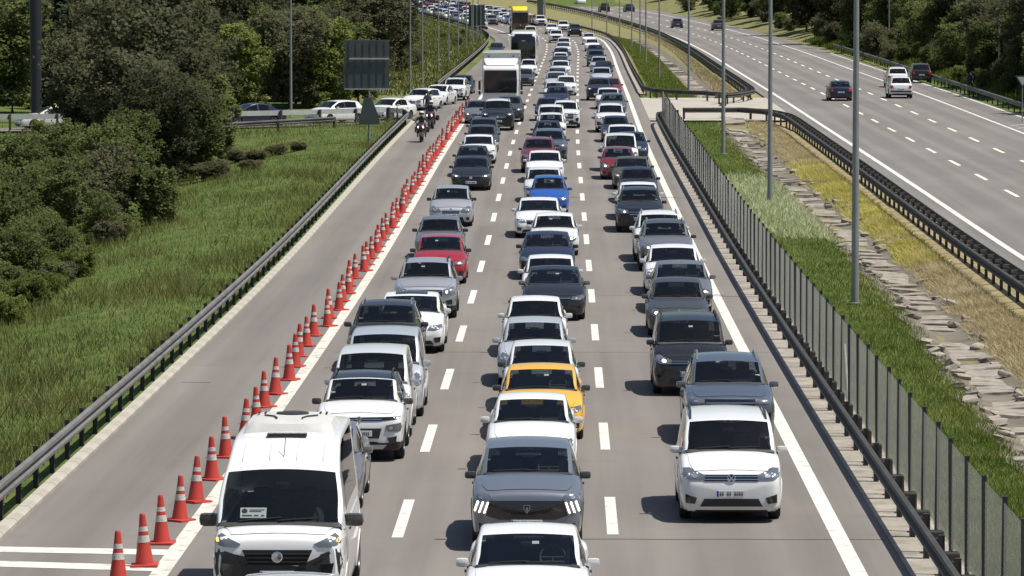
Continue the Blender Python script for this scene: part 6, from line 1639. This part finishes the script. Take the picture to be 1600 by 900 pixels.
# ------------------------------------------------------------------ people and motorcycles
M['jacket'] = mat('dark_jacket', (.025, .027, .035), .8); M['skin'] = mat('skin', (.42, .26, .18), .6); M['helmet'] = mat('helmet_white', (.62, .62, .60), .25, coat=.6); M['visor'] = mat('visor', (.01, .01, .012), .08)
M['trousers'] = mat('trousers', (.04, .042, .05), .85); M['hair'] = mat('hair_dark', (.015, .012, .01), .8); M['moto'] = mat('motorcycle_paint', (.045, .02, .022), .3, coat=.7); M['leather'] = mat('seat_leather', (.02, .02, .02), .5)
def figure(name, J, mats, legmat):
    """one continuous body grown over a posed skeleton; J gives joint positions"""
    me = bpy.data.meshes.new(name); names = []; co = []; rad = []; ed = []
    def pt(k_, p, r_):
        names.append(k_); co.append(p); rad.append(r_); return len(co)-1
    pel = pt('pelvis', J['pelvis'], .155); sp = pt('spine', (Vector(J['pelvis'])+Vector(J['chest']))/2, .145); ch = pt('chest', J['chest'], .165); nk = pt('neck', J['neck'], .06); hd0 = pt('jaw', Vector(J['head'])+Vector((0, -.01, -.06)), .075); hd = pt('head', J['head'], .10); tp = pt('crown', Vector(J['head'])+Vector((0, .01, .08)), .085)
    ed += [(pel, sp), (sp, ch), (ch, nk), (nk, hd0), (hd0, hd), (hd, tp)]
    for s_ in ('r', 'l'):
        a = pt('sh', J['sh'+s_], .075); b = pt('el', J['el'+s_], .05); c = pt('wr', J['wr'+s_], .033); d = pt('palm', J['hand'+s_], .04); ed += [(ch, a), (a, b), (b, c), (c, d)]
        w_ = Vector(J['hand'+s_])-Vector(J['wr'+s_]); w_.normalize(); sd_ = w_.cross(Vector((0, 0, 1))); sd_ = sd_.normalized() if sd_.length > .1 else Vector((1, 0, 0))
        for q_ in range(4):
            base = Vector(J['hand'+s_])+sd_*(.027*(q_-1.5)); f1 = pt('f', base+w_*.045, .0095); f2 = pt('f', base+w_*(.07+.01*(q_ in (1, 2)))+Vector((0, 0, -.02)), .008); ed += [(d, f1), (f1, f2)]
        th_ = pt('thumb', Vector(J['hand'+s_])+sd_*.05+w_*.01, .01); th2 = pt('thumb', Vector(J['hand'+s_])+sd_*.065+w_*.04, .009); ed += [(d, th_), (th_, th2)]
        h = pt('hip', J['hip'+s_], .10); k_ = pt('knee', J['knee'+s_], .068); an = pt('ankle', J['ank'+s_], .045); to = pt('toe', J['toe'+s_], .04); ed += [(pel, h), (h, k_), (k_, an), (an, to)]
    me.from_pydata([tuple(c) for c in co], ed, [])
    o = bpy.data.objects.new(name, me); C.objects.link(o)
    m1 = o.modifiers.new('skin', 'SKIN'); m1.use_smooth_shade = True
    sv = me.skin_vertices[0].data
    for i_, r_ in enumerate(rad): sv[i_].radius = (r_, r_*(.8 if names[i_] in ('pelvis', 'spine', 'chest') else 1)); sv[i_].use_root = (i_ == 0)
    o.modifiers.new('sub', 'SUBSURF').levels = 1; o.modifiers['sub'].render_levels = 1
    dg = bpy.context.evaluated_depsgraph_get(); ev = o.evaluated_get(dg); m2 = bpy.data.meshes.new_from_object(ev)
    bpy.data.objects.remove(o)
    m2.materials.clear()
    for m in mats: m2.materials.append(m)
    hz = J['neck'][2]+.02; pz = J['pelvis'][2]+.06
    hands = [Vector(J['handr']), Vector(J['handl'])]
    for f in m2.polygons:
        c = f.center
        if (c-Vector(J['head'])).length < .19 and c.z > hz: f.material_index = 1
        elif min((c-h_).length for h_ in hands) < .11: f.material_index = 1
        elif any((c-Vector(J[k_])).length < .13 for k_ in ('toer', 'toel')): f.material_index = 3
        elif c.z < pz or any((c-Vector(J[k_])).length < .24 for k_ in ('kneer', 'kneel')): f.material_index = 2
        else: f.material_index = 0
        f.use_smooth = True
    return m2
RIDE = dict(pelvis=(0, .35, .88), chest=(0, .16, 1.30), neck=(0, .11, 1.48), head=(0, .07, 1.64), shr=(-.21, .14, 1.38), shl=(.21, .14, 1.38), elr=(-.36, -.02, 1.16), ell=(.36, -.02, 1.16), wrr=(-.34, -.27, 1.08), wrl=(.34, -.27, 1.08), handr=(-.33, -.36, 1.07), handl=(.33, -.36, 1.07),
    hipr=(-.12, .33, .86), hipl=(.12, .33, .86), kneer=(-.25, -.08, .74), kneel=(.25, -.08, .74), ankr=(-.22, .18, .36), ankl=(.22, .18, .36), toer=(-.24, .02, .30), toel=(.24, .02, .30))
WALK = dict(pelvis=(0, 0, .95), chest=(0, -.03, 1.34), neck=(0, -.03, 1.51), head=(0, -.05, 1.66), shr=(-.2, -.02, 1.42), shl=(.2, -.02, 1.42), elr=(-.25, .10, 1.15), ell=(.26, -.06, 1.15), wrr=(-.24, .06, .92), wrl=(.25, -.20, .95), handr=(-.24, .03, .85), handl=(.25, -.25, .89),
    hipr=(-.1, 0, .92), hipl=(.1, 0, .92), kneer=(-.11, -.14, .52), kneel=(.11, .08, .51), ankr=(-.11, -.16, .09), ankl=(.11, .26, .12), toer=(-.12, -.33, .05), toel=(.12, .12, .04))
def face(parent, J, helmet):
    hd = Vector(J['head'])
    if helmet:
        q = MB(); q.lathe([(.05, -.13), (.13, -.12), (.145, -.03), (.145, .05), (.12, .12), (.06, .155), (.001, .165)], 16); link('helmet', q.mesh('helmet', M['helmet'], True), parent, hd)
        q = MB(); vs = []; 
        for z_ in (-.05, .0, .05):
            for a in np.linspace(-70, 70, 9): vs.append((.15*math.sin(R(a)), -.15*math.cos(R(a)), z_))
        q.add(vs, [(r_*9+c_, r_*9+c_+1, r_*9+c_+10, r_*9+c_+9) for r_ in range(2) for c_ in range(8)]); link('visor', q.mesh('visor', M['visor'], True), parent, hd)
    else:
        q = MB(); q.lathe([(.106, -.02), (.112, .03), (.10, .08), (.06, .115), (.001, .125)], 14); link('hair', q.mesh('hair', M['hair'], True), parent, hd+Vector((0, .015, .02)))
        q = MB(); q.prism([(-.015, -.02), (.015, -.02), (.006, .025), (-.006, .025)], 'y', -.125, -.09); link('nose', q.mesh('nose', M['skin']), parent, hd)
        for s_ in (-1, 1):
            q = MB(); q.lathe([(.012, 0), (.001, .01)], 8, 0, Matrix.Rotation(PI/2, 3, 'X')); link('eye', q.mesh('eye', M['hair']), parent, hd+Vector((s_*.035, -.095, .02)))
            q = MB(); q.box((0, 0, 0), (.02, .035, .055), 0, .008); link('ear', q.mesh('ear', M['skin']), parent, hd+Vector((s_*.103, .01, 0)))
        q = MB(); q.box((0, -.094, -.055), (.045, .012, .008), 0); link('mouth', q.mesh('mouth', M['darkpole']), parent, hd)
def motorcycle(loc, rz, label, mats=None):
    t = thing('motorcycle', label, 'motorcycle', loc, (0, 0, rz), 'police-style motorcycles on the shoulder')
    Rx = Matrix.Rotation(PI/2, 3, 'Y')
    for a in (-.78, .74):
        q = MB(); q.lathe([(.24, -.05), (.30, -.065), (.325, -.03), (.325, .03), (.30, .065), (.24, .05)], 20, 0, Rx); o = link('wheel', q.mesh('wheel', M['rubber'], True), t, (0, a, .325))
        q = MB(); q.lathe([(.24, -.03), (.04, -.04), (.04, .04), (.24, .03)], 20, 0, Rx); link('rim', q.mesh('rim', M['rim'], True), o)
    link('body', lofted([rrect(.10, .62, .86, -.42, .04), rrect(.19, .50, 1.0, -.22, .08), rrect(.17, .45, .98, .05, .08), rrect(.13, .5, .82, .3, .06), rrect(.15, .62, .84, .6, .05), rrect(.10, .70, .88, .95, .04)], 'body', M['moto']), t)
    link('fairing', lofted([rrect(.08, .72, .92, -.92, .03), rrect(.24, .62, 1.08, -.74, .08), rrect(.30, .52, 1.14, -.52, .1), rrect(.20, .5, 1.05, -.36, .08)], 'fairing', M['moto']), t)
    q = MB(); q.add([(-.20, -.70, 1.08), (.20, -.70, 1.08), (.16, -.52, 1.40), (-.16, -.52, 1.40), (0, -.74, 1.10), (0, -.56, 1.42)], [(0, 4, 5, 3), (4, 1, 2, 5)]); link('windscreen', q.mesh('windscreen', M['glass'], True), t)
    q = MB(); q.box((0, .36, .88), (.30, .62, .10), 0, .04); link('seat', q.mesh('seat', M['leather'], True), t)
    q = MB(); q.tube([(-.36, -.30, 1.06), (-.18, -.46, 1.08), (.18, -.46, 1.08), (.36, -.30, 1.06)], .018, 7); link('handlebar', q.mesh('handlebar', M['trim'], True), t)
    for s_ in (-1, 1):
        q = MB(); q.lathe([(.075, 0), (.06, .03), (.001, .04)], 14, 0, Matrix.Rotation(PI/2, 3, 'X')); link('headlight', q.mesh('headlight', M['lit'], True), t, (s_*.11, -.84, .88))
        q = MB(); q.tube([(s_*.07, -.78, .325), (s_*.09, -.5, 1.0)], .03, 7); link('fork', q.mesh('fork', M['chrome'], True), t)
        q = MB(); q.box((s_*.33, .72, .70), (.2, .42, .34), 0, .05); link('pannier', q.mesh('pannier', M['moto'], True), t)
        q = MB(); q.tube([(s_*.28, -.42, 1.1), (s_*.40, -.46, 1.24)], .01, 5); q.box((s_*.42, -.46, 1.28), (.13, .03, .08), 0, .012); link('mirror', q.mesh('mirror', M['trim']), t)
    q = MB(); q.box((0, -.80, .60), (.14, .3, .03), 0, .01); link('mudguard', q.mesh('mudguard', M['trim']), t)
    return t
ridem = figure('rider', RIDE, [M['jacket'], M['skin'], M['trousers'], M['leather']], None)
for i, (px, py, lb, lr) in enumerate([(658, 223, 'nearer motorcycle with twin headlights on the shoulder', 'person in dark jacket and helmet riding the nearer motorcycle'), (673, 203, 'farther motorcycle with one bright lamp beside the cones', 'person in dark clothes and helmet riding the farther motorcycle')]):
    p = ground_px(px, py); mo = motorcycle((p.x, p.y+1.1, zr(p.y+1.1)), R(-2-4*i), lb)
    pe = thing('person', lr, 'person', (p.x, p.y+1.1, zr(p.y+1.1)), (0, 0, R(-2-4*i)), 'motorcycle riders'); link('body', ridem, pe); face(pe, RIDE, True)
p = at(XM, 299, -10.0); pe = thing('person', 'person standing in dark clothes behind the motorcycles by the rail', 'person', p, (0, 0, R(25)))
walkm = figure('walker', WALK, [M['jacket'], M['skin'], M['trousers'], M['leather']], None)
link('body', walkm, pe); face(pe, WALK, False)
p = ground_px(1516, 146); pe = thing('person', 'person in dark clothes walking along the outer guard rail', 'person', p, (0, 0, R(150))); link('body', walkm, pe); face(pe, WALK, False)
